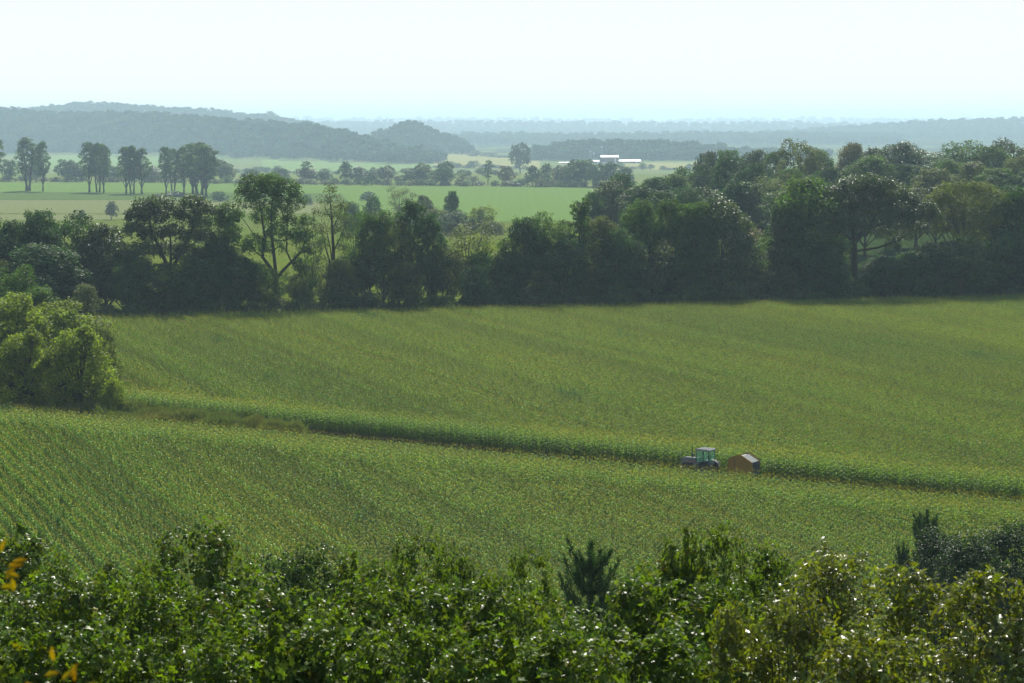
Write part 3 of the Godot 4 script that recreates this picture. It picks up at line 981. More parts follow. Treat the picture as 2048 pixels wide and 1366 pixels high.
func maize_and_grass() -> void:
	lane_strip()
	for i in 8:
		stretches.append(maize_stretch(5, i < 5))
	maize_field("near_maize_field", "near field of tall tasselled maize in slanting rows before the lane", true)
	maize_field("far_maize_field", "wide field of green maize between the lane and the hedgerow", false)
	var spots: Array = []
	var tints: Array = []
	for i in 6500:
		var t := rng.randf()
		var x := lerpf(-80.0, -27.0, t)
		var mid := -258.0 + 0.66 * x
		var wide := lerpf(8.5, 2.2, t)
		var z := mid + rng.randf_range(-wide, wide * 0.75) - lerpf(3.0, 0.0, t)
		var big := 0.7 + 1.2 * clampf(0.45 + 1.6 * noise.get_noise_2d(x * 6.0, z * 6.0), 0.0, 1.0)
		spots.append(Transform3D(Basis(Vector3.UP, rng.randf() * TAU).scaled(Vector3(1.2, big, 1.2)), Vector3(x, land(x, z), z)))
		tints.append(Color(0.7, 0.95, 0.6).lerp(Color(1, 0.92, 0.85), clampf(0.5 + noise.get_noise_2d(x * 3.0 + 90.0, z * 3.0), 0, 1)))
	var under: Array = []
	var under_tint: Array = []
	for i in 9000:
		var r := rng.randf_range(14.0, 168.0)
		var x := rng.randf_range(-0.3, 0.3) * r
		var b := rng.randf_range(0.5, 1.3)
		under.append(Transform3D(Basis(Vector3.UP, rng.randf() * TAU).scaled(Vector3(1.6, b, 1.6)), Vector3(x, land(x, -r), -r)))
		under_tint.append(Color(0.5, 0.7, 0.45) * rng.randf_range(0.5, 1.0))
	scatter("undergrowth", "rank grass and undergrowth covering the near slope below the saplings", grass_tuft(1.3, 36, 0.35), M.grass, under, under_tint)
	scatter("tall_grass", "tall uncut grass and weeds at the left end of the lane", grass_tuft(1.5, 40, 0.3), M.grass, spots, tints)

func tree_kinds() -> void:
	for i in 3:
		grow("round_%d" % i, 18, 13, lobes_of("round", 18, 13, 4.0, 22, 0.36), 0.42, 8.2, 0.38, Vector2(0.5, 0), 1)
	for i in 2:
		grow("tall_%d" % i, 20, 8.5, lobes_of("round", 20, 8.5, 4.0, 22, 0.40), 0.40, 8.2, 0.3, Vector2(0.3, 0), 1)
	for i in 2:
		grow("airy_%d" % i, 17, 9, lobes_of("vase", 17, 9, 3.5, 20, 0.34), 0.34, 4.2, 0.2, Vector2(0.6, 0), 2, -0.9, 0.5)
	for i in 2:
		grow("vase_%d" % i, 18, 11, lobes_of("vase", 18, 11, 4.0, 22, 0.36), 0.4, 7.0, 0.32, Vector2(0.2, 0), 1)
	grow("conic_0", 16, 8, lobes_of("conic", 16, 8, 2.0, 24, 0.42), 0.36, 10.0, 0.26)
	for i in 3:
		grow("bush_%d" % i, 6, 7, lobes_of("bush", 6, 7, 0.4, 14, 0.42), 0.34, 10.0, 0.12, Vector2(0.2, 0), 2)
	for i in 2:
		grow("far_%d" % i, 16, 13, lobes_of("round", 16, 13, 3.5, 14, 0.42), 0.9, 1.5, 0.4)
	grow("far_tall", 18, 7, lobes_of("round", 18, 7, 4.0, 12, 0.5), 0.8, 1.8, 0.28)
	grow("far_bush", 6, 8, lobes_of("bush", 6, 8, 0.2, 9, 0.5), 0.8, 1.7, 0.15)
	for i in 3:
		grow("poplar_%d" % i, 30, 11, lobes_of("round", 30, 10, 9.0, 24, 0.36), 0.7, 3.0, 0.5, Vector2(0.8, 0), 2 if i == 1 else 1, -0.8, 0.4)
	var forked_lobes: Array = [
		[Vector3(-4.4, 26.9, 0.6), Vector3(3.7, 2.5, 3.6)],
		[Vector3(-1.2, 27.8, 1.2), Vector3(2.9, 1.9, 2.8)],
		[Vector3(2.2, 26.3, 1.5), Vector3(2.9, 2.5, 2.8)],
		[Vector3(4.3, 24.1, 2.2), Vector3(2.1, 2.0, 2.0)],
		[Vector3(-6.6, 24.6, 1.2), Vector3(2.3, 2.3, 2.2)],
		[Vector3(-2.1, 23.9, 2.1), Vector3(3.7, 3.1, 3.6)],
		[Vector3(-3.0, 20.6, -2.4), Vector3(2.7, 2.5, 2.6)],
		[Vector3(1.0, 22.4, -0.2), Vector3(2.5, 2.5, 2.4)],
		[Vector3(0.4, 17.4, 2.2), Vector3(2.7, 2.5, 2.6)],
		[Vector3(-4.6, 14.8, 0.7), Vector3(2.7, 2.5, 2.6)],
		[Vector3(4.8, 17.0, 2.0), Vector3(2.5, 2.3, 2.4)],
		[Vector3(-0.7, 14.3, -1.9), Vector3(2.3, 2.1, 2.2)],
		[Vector3(6.2, 19.7, -0.2), Vector3(1.6, 1.4, 1.5)],
		[Vector3(-8.5, 20.8, -1.3), Vector3(1.5, 1.5, 1.4)],
		[Vector3(2.9, 19.7, 0.2), Vector3(1.9, 1.7, 1.8)],
		[Vector3(-2.3, 7.1, 0.4), Vector3(1.9, 1.7, 1.8)],
		[Vector3(2.7, 5.4, -2.4), Vector3(1.9, 1.5, 1.8)],
		[Vector3(3.9, 11.4, -1.4), Vector3(1.2, 1.0, 1.2)],
		[Vector3(-5.4, 10.4, -1.1), Vector3(1.9, 1.7, 1.8)],
		[Vector3(6.5, 13.5, 2.1), Vector3(1.5, 1.2, 1.4)],
		[Vector3(-3.5, 9.6, 1.3), Vector3(2.1, 1.8, 2.0)],
		[Vector3(5.2, 9.9, -1.7), Vector3(1.7, 1.2, 1.6)],
		[Vector3(-5.6, 6.0, 1.5), Vector3(2.3, 2.0, 2.2)],
		[Vector3(3.7, 7.3, -1.8), Vector3(1.6, 1.2, 1.5)],
		[Vector3(-3.8, 3.6, 0.6), Vector3(1.9, 1.5, 1.8)],
		[Vector3(5.0, 4.2, -1.9), Vector3(1.9, 1.5, 1.8)],
	]
	grow("forked", 28.0, 17.0, forked_lobes, 0.42, 9.0, 0.50)
	var forked_limbs := Shape.new()
	forked_limbs.tube([Vector3(0.0, -0.3, 0.0), Vector3(-0.1, 4.2, 0.0), Vector3(-0.3, 7.7, 0.0), Vector3(-0.3, 8.5, 0.0)], [0.75, 0.60, 0.52, 0.42], 8, Color.WHITE)
	forked_limbs.tube([Vector3(-0.3, 8.1, 0.0), Vector3(-1.7, 10.4, 0.0), Vector3(-3.1, 12.3, 0.0), Vector3(-2.6, 16.6, 0.0), Vector3(-3.3, 21.8, 0.0), Vector3(-4.2, 26.0, 0.0)], [0.42, 0.38, 0.33, 0.25, 0.18, 0.05], 8, Color.WHITE)
	forked_limbs.tube([Vector3(-0.3, 8.1, 0.0), Vector3(-0.6, 11.4, 0.0), Vector3(-1.1, 16.6, 0.0), Vector3(-1.2, 20.8, 0.0), Vector3(-0.7, 26.5, 0.0)], [0.40, 0.35, 0.28, 0.20, 0.05], 8, Color.WHITE)
	forked_limbs.tube([Vector3(-0.2, 7.8, 0.0), Vector3(1.0, 9.4, 0.0), Vector3(2.9, 11.3, 0.0), Vector3(5.0, 13.5, 0.0), Vector3(6.0, 16.1, 0.0), Vector3(6.6, 19.7, 0.0)], [0.36, 0.30, 0.26, 0.20, 0.14, 0.04], 8, Color.WHITE)
	forked_limbs.tube([Vector3(2.9, 11.3, 0.0), Vector3(1.9, 13.5, 0.0), Vector3(2.1, 18.7, 0.0), Vector3(2.4, 25.5, 0.0)], [0.20, 0.18, 0.12, 0.04], 8, Color.WHITE)
	forked_limbs.tube([Vector3(-2.3, 15.6, 0.0), Vector3(-4.9, 17.1, 0.0), Vector3(-7.5, 20.8, 0.0)], [0.16, 0.10, 0.04], 8, Color.WHITE)
	forked_limbs.tube([Vector3(-1.1, 15.6, 0.0), Vector3(1.9, 15.8, 0.0), Vector3(3.4, 16.6, 0.0)], [0.14, 0.10, 0.04], 8, Color.WHITE)
	forked_limbs.tube([Vector3(-3.1, 12.3, 0.0), Vector3(-4.6, 13.5, 0.0), Vector3(-5.4, 15.6, 0.0)], [0.16, 0.10, 0.04], 8, Color.WHITE)
	kinds["forked"]["trunk"] = forked_limbs.mesh()
	var slender_lobes: Array = [
		[Vector3(-1.0, 26.1, -2.5), Vector3(1.3, 1.5, 1.2)],
		[Vector3(-1.8, 24.0, 1.9), Vector3(1.6, 1.5, 1.5)],
		[Vector3(0.3, 23.8, -1.5), Vector3(1.7, 1.5, 1.6)],
		[Vector3(2.0, 22.5, -1.4), Vector3(1.5, 1.3, 1.4)],
		[Vector3(-2.6, 21.3, 2.4), Vector3(1.6, 1.4, 1.5)],
		[Vector3(-0.3, 21.2, 1.9), Vector3(1.9, 1.7, 1.8)],
		[Vector3(2.6, 19.6, -1.1), Vector3(1.6, 1.5, 1.5)],
		[Vector3(-2.6, 18.0, 2.3), Vector3(1.8, 1.5, 1.7)],
		[Vector3(0.7, 18.0, 0.2), Vector3(1.9, 1.5, 1.8)],
		[Vector3(3.0, 16.5, 0.9), Vector3(1.3, 1.3, 1.2)],
		[Vector3(-1.6, 15.4, -1.5), Vector3(1.7, 1.4, 1.6)],
		[Vector3(-3.5, 14.9, 2.2), Vector3(1.3, 1.0, 1.2)],
		[Vector3(1.6, 13.9, 1.0), Vector3(1.4, 1.2, 1.3)],
		[Vector3(-2.1, 11.8, 2.3), Vector3(1.3, 1.0, 1.2)],
		[Vector3(2.6, 11.2, 2.0), Vector3(1.0, 0.9, 1.0)],
		[Vector3(-3.9, 9.2, -1.0), Vector3(1.3, 1.0, 1.2)],
		[Vector3(-1.8, 3.9, -0.7), Vector3(1.7, 1.3, 1.6)],
		[Vector3(3.7, 7.1, -1.7), Vector3(1.3, 1.3, 1.2)],
	]
	grow("slender", 25.0, 11.0, slender_lobes, 0.32, 6.5, 0.40)
	var slender_limbs := Shape.new()
	slender_limbs.tube([Vector3(0.1, -0.3, 0.0), Vector3(0.1, 7.1, 0.0), Vector3(0.0, 13.3, 0.0), Vector3(-0.3, 20.7, 0.0), Vector3(-0.8, 26.1, 0.0)], [0.55, 0.42, 0.33, 0.20, 0.04], 8, Color.WHITE)
	slender_limbs.tube([Vector3(0.0, 8.6, 0.0), Vector3(-1.4, 13.3, 0.0), Vector3(-2.6, 18.0, 0.0), Vector3(-3.2, 19.6, 0.0)], [0.20, 0.15, 0.10, 0.03], 8, Color.WHITE)
	slender_limbs.tube([Vector3(0.0, 9.2, 0.0), Vector3(-0.7, 14.4, 0.0), Vector3(-1.8, 19.6, 0.0)], [0.16, 0.12, 0.04], 8, Color.WHITE)
	slender_limbs.tube([Vector3(0.0, 13.3, 0.0), Vector3(1.6, 16.5, 0.0), Vector3(2.8, 19.6, 0.0)], [0.16, 0.10, 0.03], 8, Color.WHITE)
	slender_limbs.tube([Vector3(-0.1, 18.0, 0.0), Vector3(1.2, 20.7, 0.0), Vector3(2.0, 23.0, 0.0)], [0.12, 0.08, 0.03], 8, Color.WHITE)
	slender_limbs.tube([Vector3(-0.2, 19.6, 0.0), Vector3(-1.6, 22.2, 0.0), Vector3(-1.8, 24.3, 0.0)], [0.12, 0.08, 0.03], 8, Color.WHITE)
	slender_limbs.tube([Vector3(0.1, 7.1, 0.0), Vector3(-2.6, 9.7, 0.0), Vector3(-4.2, 10.2, 0.0)], [0.12, 0.08, 0.03], 8, Color.WHITE)
	slender_limbs.tube([Vector3(0.0, 5.0, 0.0), Vector3(3.1, 7.6, 0.0), Vector3(4.2, 8.1, 0.0)], [0.10, 0.06, 0.02], 8, Color.WHITE)
	kinds["slender"]["trunk"] = slender_limbs.mesh()
	var two_domed_lobes: Array = [
		[Vector3(-5.1, 22.7, -1.8), Vector3(3.1, 2.1, 2.9)],
		[Vector3(-7.8, 20.8, -2.2), Vector3(2.1, 1.5, 2.0)],
		[Vector3(-2.1, 23.6, -1.0), Vector3(2.9, 1.8, 2.7)],
		[Vector3(-3.9, 20.8, 0.5), Vector3(3.3, 2.3, 3.1)],
		[Vector3(0.2, 21.5, -2.5), Vector3(2.3, 1.8, 2.1)],
		[Vector3(4.8, 23.7, 0.9), Vector3(2.9, 1.6, 2.7)],
		[Vector3(7.2, 22.0, -0.8), Vector3(2.1, 1.6, 2.0)],
		[Vector3(3.5, 21.2, -1.0), Vector3(2.7, 2.1, 2.5)],
		[Vector3(6.4, 19.4, 1.6), Vector3(2.3, 1.8, 2.1)],
		[Vector3(-7.5, 18.1, -0.1), Vector3(2.3, 1.6, 2.1)],
		[Vector3(-3.9, 17.1, -0.9), Vector3(2.9, 1.8, 2.7)],
		[Vector3(0.7, 17.7, -0.1), Vector3(2.7, 1.8, 2.5)],
		[Vector3(4.8, 16.7, 1.0), Vector3(2.9, 1.8, 2.7)],
		[Vector3(7.6, 16.9, -2.2), Vector3(1.4, 1.2, 1.4)],
		[Vector3(-5.4, 14.0, 2.4), Vector3(2.9, 2.1, 2.7)],
		[Vector3(-0.8, 13.8, -2.4), Vector3(3.1, 2.3, 2.9)],
		[Vector3(3.3, 13.2, 1.2), Vector3(2.9, 2.3, 2.7)],
		[Vector3(6.4, 12.3, 1.7), Vector3(2.1, 1.8, 2.0)],
	]
	grow("two_domed", 25.0, 19.0, two_domed_lobes, 0.44, 11.0, 0.50)
	var two_domed_limbs := Shape.new()
	two_domed_limbs.tube([Vector3(0.0, -0.3, 0.0), Vector3(0.0, 6.6, 0.0), Vector3(-0.2, 10.7, 0.0)], [0.70, 0.58, 0.50], 8, Color.WHITE)
	two_domed_limbs.tube([Vector3(-0.1, 9.2, 0.0), Vector3(-2.1, 13.8, 0.0), Vector3(-3.9, 17.9, 0.0), Vector3(-4.7, 22.0, 0.0)], [0.42, 0.34, 0.22, 0.06], 8, Color.WHITE)
	two_domed_limbs.tube([Vector3(-0.1, 9.7, 0.0), Vector3(2.3, 13.8, 0.0), Vector3(4.3, 17.9, 0.0), Vector3(5.1, 23.1, 0.0)], [0.40, 0.32, 0.20, 0.06], 8, Color.WHITE)
	two_domed_limbs.tube([Vector3(-0.1, 9.7, 0.0), Vector3(0.0, 14.9, 0.0), Vector3(-0.3, 20.0, 0.0)], [0.32, 0.22, 0.06], 8, Color.WHITE)
	two_domed_limbs.tube([Vector3(-2.1, 13.8, 0.0), Vector3(-5.4, 15.9, 0.0), Vector3(-7.8, 19.0, 0.0)], [0.20, 0.14, 0.04], 8, Color.WHITE)
	two_domed_limbs.tube([Vector3(2.3, 13.8, 0.0), Vector3(5.5, 15.9, 0.0), Vector3(7.6, 18.4, 0.0)], [0.20, 0.14, 0.04], 8, Color.WHITE)
	kinds["two_domed"]["trunk"] = two_domed_limbs.mesh()
	var spreading_lobes: Array = [
		[Vector3(3.7, 27.0, -2.4), Vector3(3.1, 1.8, 2.9)],
		[Vector3(6.6, 26.4, 1.4), Vector3(2.7, 1.8, 2.5)],
		[Vector3(-0.8, 26.4, -0.7), Vector3(3.1, 1.9, 2.9)],
		[Vector3(-3.5, 24.5, 0.4), Vector3(2.7, 2.0, 2.5)],
		[Vector3(3.1, 24.5, -2.5), Vector3(3.8, 2.2, 3.6)],
		[Vector3(9.7, 24.2, -2.3), Vector3(2.9, 2.0, 2.7)],
		[Vector3(12.5, 22.6, -1.6), Vector3(2.7, 2.0, 2.5)],
		[Vector3(15.5, 21.2, 2.3), Vector3(2.4, 1.8, 2.3)],
		[Vector3(6.4, 22.8, -1.5), Vector3(3.8, 2.2, 3.6)],
		[Vector3(9.7, 20.8, 1.3), Vector3(3.1, 2.0, 2.9)],
		[Vector3(13.6, 19.5, 2.1), Vector3(2.9, 1.9, 2.7)],
		[Vector3(17.3, 19.5, 2.2), Vector3(1.8, 1.4, 1.7)],
		[Vector3(-2.4, 21.7, -0.8), Vector3(3.1, 2.2, 2.9)],
		[Vector3(1.4, 21.2, -0.7), Vector3(3.1, 2.2, 2.9)],
		[Vector3(5.3, 19.3, 0.1), Vector3(3.3, 2.0, 3.2)],
		[Vector3(9.7, 17.8, 1.4), Vector3(3.1, 1.8, 2.9)],
		[Vector3(14.2, 16.7, -2.0), Vector3(2.4, 1.7, 2.3)],
		[Vector3(-4.7, 19.5, 1.2), Vector3(2.4, 2.0, 2.3)],
		[Vector3(-1.3, 17.8, 1.5), Vector3(2.7, 1.8, 2.5)],
		[Vector3(2.5, 17.1, 1.8), Vector3(2.2, 1.4, 2.1)],
		[Vector3(6.4, 16.0, -2.3), Vector3(2.7, 1.6, 2.5)],
		[Vector3(-5.8, 16.2, 2.2), Vector3(2.0, 1.7, 1.9)],
		[Vector3(11.4, 15.1, -2.0), Vector3(2.4, 1.6, 2.3)],
		[Vector3(8.6, 12.9, -0.8), Vector3(2.0, 1.3, 1.9)],
	]
	grow("spreading", 26.0, 24.0, spreading_lobes, 0.42, 11.0, 0.60)
	var spreading_limbs := Shape.new()
	spreading_limbs.tube([Vector3(0.0, -0.3, 0.0), Vector3(0.2, 6.2, 0.0), Vector3(0.1, 11.8, 0.0), Vector3(0.0, 14.2, 0.0)], [1.00, 0.80, 0.70, 0.60], 8, Color.WHITE)
	spreading_limbs.tube([Vector3(0.0, 13.4, 0.0), Vector3(2.0, 16.2, 0.0), Vector3(4.2, 18.4, 0.0), Vector3(5.9, 22.8, 0.0), Vector3(6.6, 26.2, 0.0)], [0.55, 0.45, 0.35, 0.20, 0.05], 8, Color.WHITE)
	spreading_limbs.tube([Vector3(0.0, 13.4, 0.0), Vector3(-0.4, 17.3, 0.0), Vector3(-1.3, 21.7, 0.0), Vector3(-1.1, 25.9, 0.0)], [0.40, 0.32, 0.20, 0.05], 8, Color.WHITE)
	spreading_limbs.tube([Vector3(-0.2, 14.2, 0.0), Vector3(-2.4, 15.6, 0.0), Vector3(-4.4, 17.3, 0.0), Vector3(-5.8, 19.5, 0.0)], [0.34, 0.26, 0.18, 0.05], 8, Color.WHITE)
	spreading_limbs.tube([Vector3(2.5, 16.7, 0.0), Vector3(7.5, 18.4, 0.0), Vector3(12.0, 20.6, 0.0), Vector3(15.3, 21.5, 0.0)], [0.34, 0.26, 0.16, 0.04], 8, Color.WHITE)
	spreading_limbs.tube([Vector3(0.2, 11.8, 0.0), Vector3(5.3, 12.6, 0.0), Vector3(9.7, 14.2, 0.0), Vector3(13.1, 16.2, 0.0)], [0.30, 0.24, 0.16, 0.04], 8, Color.WHITE)
	spreading_limbs.tube([Vector3(0.0, 11.8, 0.0), Vector3(-3.5, 12.9, 0.0), Vector3(-6.3, 14.0, 0.0)], [0.22, 0.14, 0.04], 8, Color.WHITE)
	kinds["spreading"]["trunk"] = spreading_limbs.mesh()
	var domed_lobes: Array = [
		[Vector3(-3.9, 24.9, 0.6), Vector3(2.9, 1.8, 2.8)],
		[Vector3(0.0, 25.5, 2.1), Vector3(3.4, 1.7, 3.2)],
		[Vector3(3.9, 25.1, -0.8), Vector3(3.1, 1.8, 3.0)],
		[Vector3(7.3, 23.5, 2.1), Vector3(2.2, 1.8, 2.1)],
		[Vector3(-6.7, 22.6, 0.2), Vector3(2.5, 1.8, 2.3)],
		[Vector3(-2.8, 22.4, -0.9), Vector3(3.6, 2.2, 3.4)],
		[Vector3(2.2, 22.2, -0.9), Vector3(3.8, 2.2, 3.6)],
		[Vector3(6.7, 21.0, -1.6), Vector3(2.7, 2.0, 2.6)],
		[Vector3(-7.3, 19.5, -2.1), Vector3(2.5, 2.0, 2.3)],
		[Vector3(-3.4, 19.3, -1.8), Vector3(3.1, 2.2, 3.0)],
		[Vector3(1.1, 18.7, 0.9), Vector3(3.4, 2.2, 3.2)],
		[Vector3(5.6, 17.9, 2.5), Vector3(2.9, 2.0, 2.8)],
		[Vector3(-9.0, 17.0, -1.7), Vector3(1.8, 1.6, 1.7)],
		[Vector3(-4.5, 16.1, -2.3), Vector3(2.7, 2.0, 2.6)],
		[Vector3(0.0, 15.2, 2.4), Vector3(3.1, 2.0, 3.0)],
		[Vector3(4.5, 14.6, 0.2), Vector3(2.9, 2.0, 2.8)],
		[Vector3(8.4, 17.6, -0.5), Vector3(1.8, 1.6, 1.7)],
	]
	grow("domed", 25.0, 19.0, domed_lobes, 0.40, 7.0, 0.50)
	var low_willow_lobes: Array = [
		[Vector3(2.8, 0.4, 0.0), Vector3(1.7, 1.4, 1.7)],
		[Vector3(-3.3, 0.7, 2.8), Vector3(1.6, 1.1, 1.5)],
		[Vector3(-0.1, 1.1, -4.1), Vector3(1.3, 1.3, 1.3)],
		[Vector3(2.1, 1.5, 3.2), Vector3(1.4, 1.4, 1.3)],
		[Vector3(-5.0, 1.9, -0.7), Vector3(1.8, 1.4, 1.7)],
		[Vector3(2.0, 2.3, -2.2), Vector3(1.6, 1.1, 1.5)],
		[Vector3(-1.7, 2.6, 3.9), Vector3(1.5, 1.3, 1.5)],
		[Vector3(-2.6, 3.0, -3.5), Vector3(1.9, 1.5, 1.8)],
		[Vector3(2.8, 3.4, 1.4), Vector3(1.7, 1.4, 1.6)],
		[Vector3(-3.9, 3.8, 1.5), Vector3(1.5, 1.2, 1.4)],
		[Vector3(0.7, 4.1, -3.5), Vector3(1.6, 1.5, 1.5)],
		[Vector3(0.7, 4.5, 3.6), Vector3(1.8, 1.3, 1.7)],
		[Vector3(-3.3, 4.9, -1.9), Vector3(1.4, 1.2, 1.3)],
		[Vector3(3.2, 5.3, -0.8), Vector3(1.9, 1.2, 1.8)],
		[Vector3(-2.7, 5.7, 2.9), Vector3(1.9, 1.4, 1.8)],
		[Vector3(-1.0, 6.0, -3.5), Vector3(1.9, 1.2, 1.8)],
		[Vector3(2.1, 6.4, 2.2), Vector3(1.5, 1.3, 1.4)],
		[Vector3(-4.0, 6.8, 0.1), Vector3(1.8, 1.2, 1.7)],
		[Vector3(2.0, 7.2, -2.2), Vector3(1.8, 1.3, 1.7)],
		[Vector3(-0.6, 7.6, 3.0), Vector3(1.7, 1.2, 1.6)],
		[Vector3(-2.4, 7.9, -2.2), Vector3(1.6, 1.4, 1.6)],
		[Vector3(2.1, 8.3, 0.4), Vector3(1.9, 1.2, 1.8)],
		[Vector3(-2.6, 8.7, 1.4), Vector3(1.8, 1.4, 1.7)],
		[Vector3(-0.1, 9.1, -2.3), Vector3(1.9, 1.4, 1.8)],
		[Vector3(0.5, 9.4, 1.8), Vector3(2.0, 1.5, 1.9)],
		[Vector3(-2.1, 9.8, -0.5), Vector3(1.7, 1.1, 1.6)],
		[Vector3(0.8, 10.2, -0.6), Vector3(2.0, 1.3, 1.9)],
		[Vector3(-0.9, 10.6, 0.9), Vector3(1.8, 1.4, 1.7)],
		[Vector3(4.6, 0.4, 0.0), Vector3(0.9, 0.9, 0.9)],
		[Vector3(-4.1, 7.6, 2.6), Vector3(0.7, 0.8, 0.7)],
		[Vector3(-0.0, 3.2, -4.6), Vector3(0.8, 0.9, 0.8)],
		[Vector3(1.2, 10.3, 1.8), Vector3(0.6, 0.6, 0.6)],
		[Vector3(-5.7, 5.9, -0.7), Vector3(0.7, 0.7, 0.6)],
		[Vector3(4.3, 1.5, -2.5), Vector3(0.6, 0.5, 0.5)],
		[Vector3(-1.6, 8.6, 3.0), Vector3(0.6, 0.4, 0.5)],
		[Vector3(-2.9, 4.2, -3.7), Vector3(0.6, 0.5, 0.6)],
		[Vector3(1.1, 11.4, 0.5), Vector3(0.8, 0.7, 0.7)],
		[Vector3(-5.1, 6.9, 1.5), Vector3(0.8, 0.7, 0.8)],
		[Vector3(2.0, 2.5, -4.3), Vector3(0.5, 0.5, 0.5)],
		[Vector3(0.5, 9.7, 2.6), Vector3(0.7, 0.6, 0.7)],
		[Vector3(-5.4, 5.3, -2.2), Vector3(0.7, 0.5, 0.7)],
		[Vector3(5.0, 0.8, -1.0), Vector3(0.6, 0.6, 0.6)],
		[Vector3(-3.0, 8.0, 2.8), Vector3(0.8, 1.0, 0.8)],
		[Vector3(-1.3, 3.6, -4.6), Vector3(0.7, 0.8, 0.7)],
		[Vector3(1.6, 10.7, 1.5), Vector3(0.7, 0.6, 0.7)],
		[Vector3(-5.6, 6.3, 0.2), Vector3(0.8, 1.0, 0.8)],
		[Vector3(3.8, 1.9, -3.4), Vector3(0.8, 0.7, 0.8)],
		[Vector3(-0.7, 9.0, 3.4), Vector3(0.5, 0.4, 0.5)],
		[Vector3(-4.0, 4.6, -3.3), Vector3(0.8, 0.6, 0.8)],
		[Vector3(0.7, 11.8, 0.1), Vector3(1.0, 0.9, 0.9)],
		[Vector3(-4.3, 7.3, 2.1), Vector3(0.7, 0.6, 0.6)],
		[Vector3(0.8, 2.9, -4.7), Vector3(0.7, 0.9, 0.7)],
		[Vector3(1.2, 10.1, 2.5), Vector3(0.8, 0.7, 0.8)],
		[Vector3(-5.9, 5.7, -1.4), Vector3(0.8, 0.7, 0.7)],
		[Vector3(4.3, 1.2, -1.8), Vector3(1.0, 1.0, 1.0)],
		[Vector3(-2.1, 8.4, 3.0), Vector3(0.8, 0.6, 0.7)],
		[Vector3(-2.4, 4.0, -4.2), Vector3(0.8, 0.6, 0.7)],
		[Vector3(1.6, 11.1, 0.9), Vector3(0.9, 0.7, 0.9)],
		[Vector3(-5.3, 6.7, 1.0), Vector3(0.7, 0.8, 0.6)],
		[Vector3(2.6, 2.3, -3.9), Vector3(0.7, 0.6, 0.6)],
		[Vector3(0.0, 9.4, 2.7), Vector3(1.0, 0.9, 1.0)],
		[Vector3(-4.8, 5.0, -2.6), Vector3(0.8, 0.8, 0.7)],
		[Vector3(5.1, 0.6, -0.4), Vector3(0.9, 0.7, 0.9)],
		[Vector3(-3.8, 7.7, 2.8), Vector3(0.7, 0.7, 0.7)],
		[Vector3(-0.5, 3.3, -4.2), Vector3(0.7, 0.7, 0.7)],
		[Vector3(1.5, 10.5, 1.8), Vector3(0.7, 0.8, 0.7)],
		[Vector3(-5.7, 6.1, -0.4), Vector3(0.6, 0.5, 0.5)],
		[Vector3(3.8, 1.6, -2.7), Vector3(1.0, 1.1, 0.9)],
		[Vector3(-1.3, 8.8, 3.3), Vector3(0.6, 0.6, 0.5)],
		[Vector3(-3.4, 4.4, -3.6), Vector3(0.8, 0.9, 0.8)],
		[Vector3(1.2, 11.5, 0.4), Vector3(0.8, 0.9, 0.7)],
		[Vector3(-4.7, 7.1, 1.7), Vector3(0.7, 0.8, 0.7)],
		[Vector3(1.2, 2.7, -3.9), Vector3(0.7, 0.8, 0.7)],
		[Vector3(0.7, 9.8, 2.4), Vector3(0.9, 1.0, 0.9)],
		[Vector3(-5.2, 5.4, -1.8), Vector3(0.7, 0.7, 0.6)],
		[Vector3(5.2, 1.0, -1.4), Vector3(0.6, 0.6, 0.6)],
		[Vector3(-2.8, 8.1, 3.1), Vector3(0.8, 0.7, 0.7)],
		[Vector3(-1.6, 3.7, -3.9), Vector3(0.8, 0.9, 0.8)],
		[Vector3(1.4, 10.9, 1.1), Vector3(0.7, 0.7, 0.6)],
		[Vector3(-5.8, 6.5, 0.5), Vector3(0.9, 0.6, 0.8)],
		[Vector3(3.2, 2.0, -3.5), Vector3(1.0, 1.2, 1.0)],
		[Vector3(-0.4, 9.2, 3.2), Vector3(0.6, 0.6, 0.5)],
		[Vector3(-4.0, 4.8, -2.8), Vector3(0.9, 1.0, 0.8)],
		[Vector3(0.8, 11.9, 0.1), Vector3(0.6, 0.5, 0.6)],
		[Vector3(-4.4, 7.5, 2.6), Vector3(0.6, 0.6, 0.6)],
		[Vector3(0.2, 3.1, -4.3), Vector3(0.6, 0.6, 0.6)],
		[Vector3(1.1, 10.2, 1.9), Vector3(0.6, 0.5, 0.6)],
		[Vector3(-5.1, 5.8, -0.8), Vector3(0.6, 0.6, 0.5)],
	]
	grow("low_willow", 12.5, 12.0, low_willow_lobes, 0.32, 12.0, 0.25)
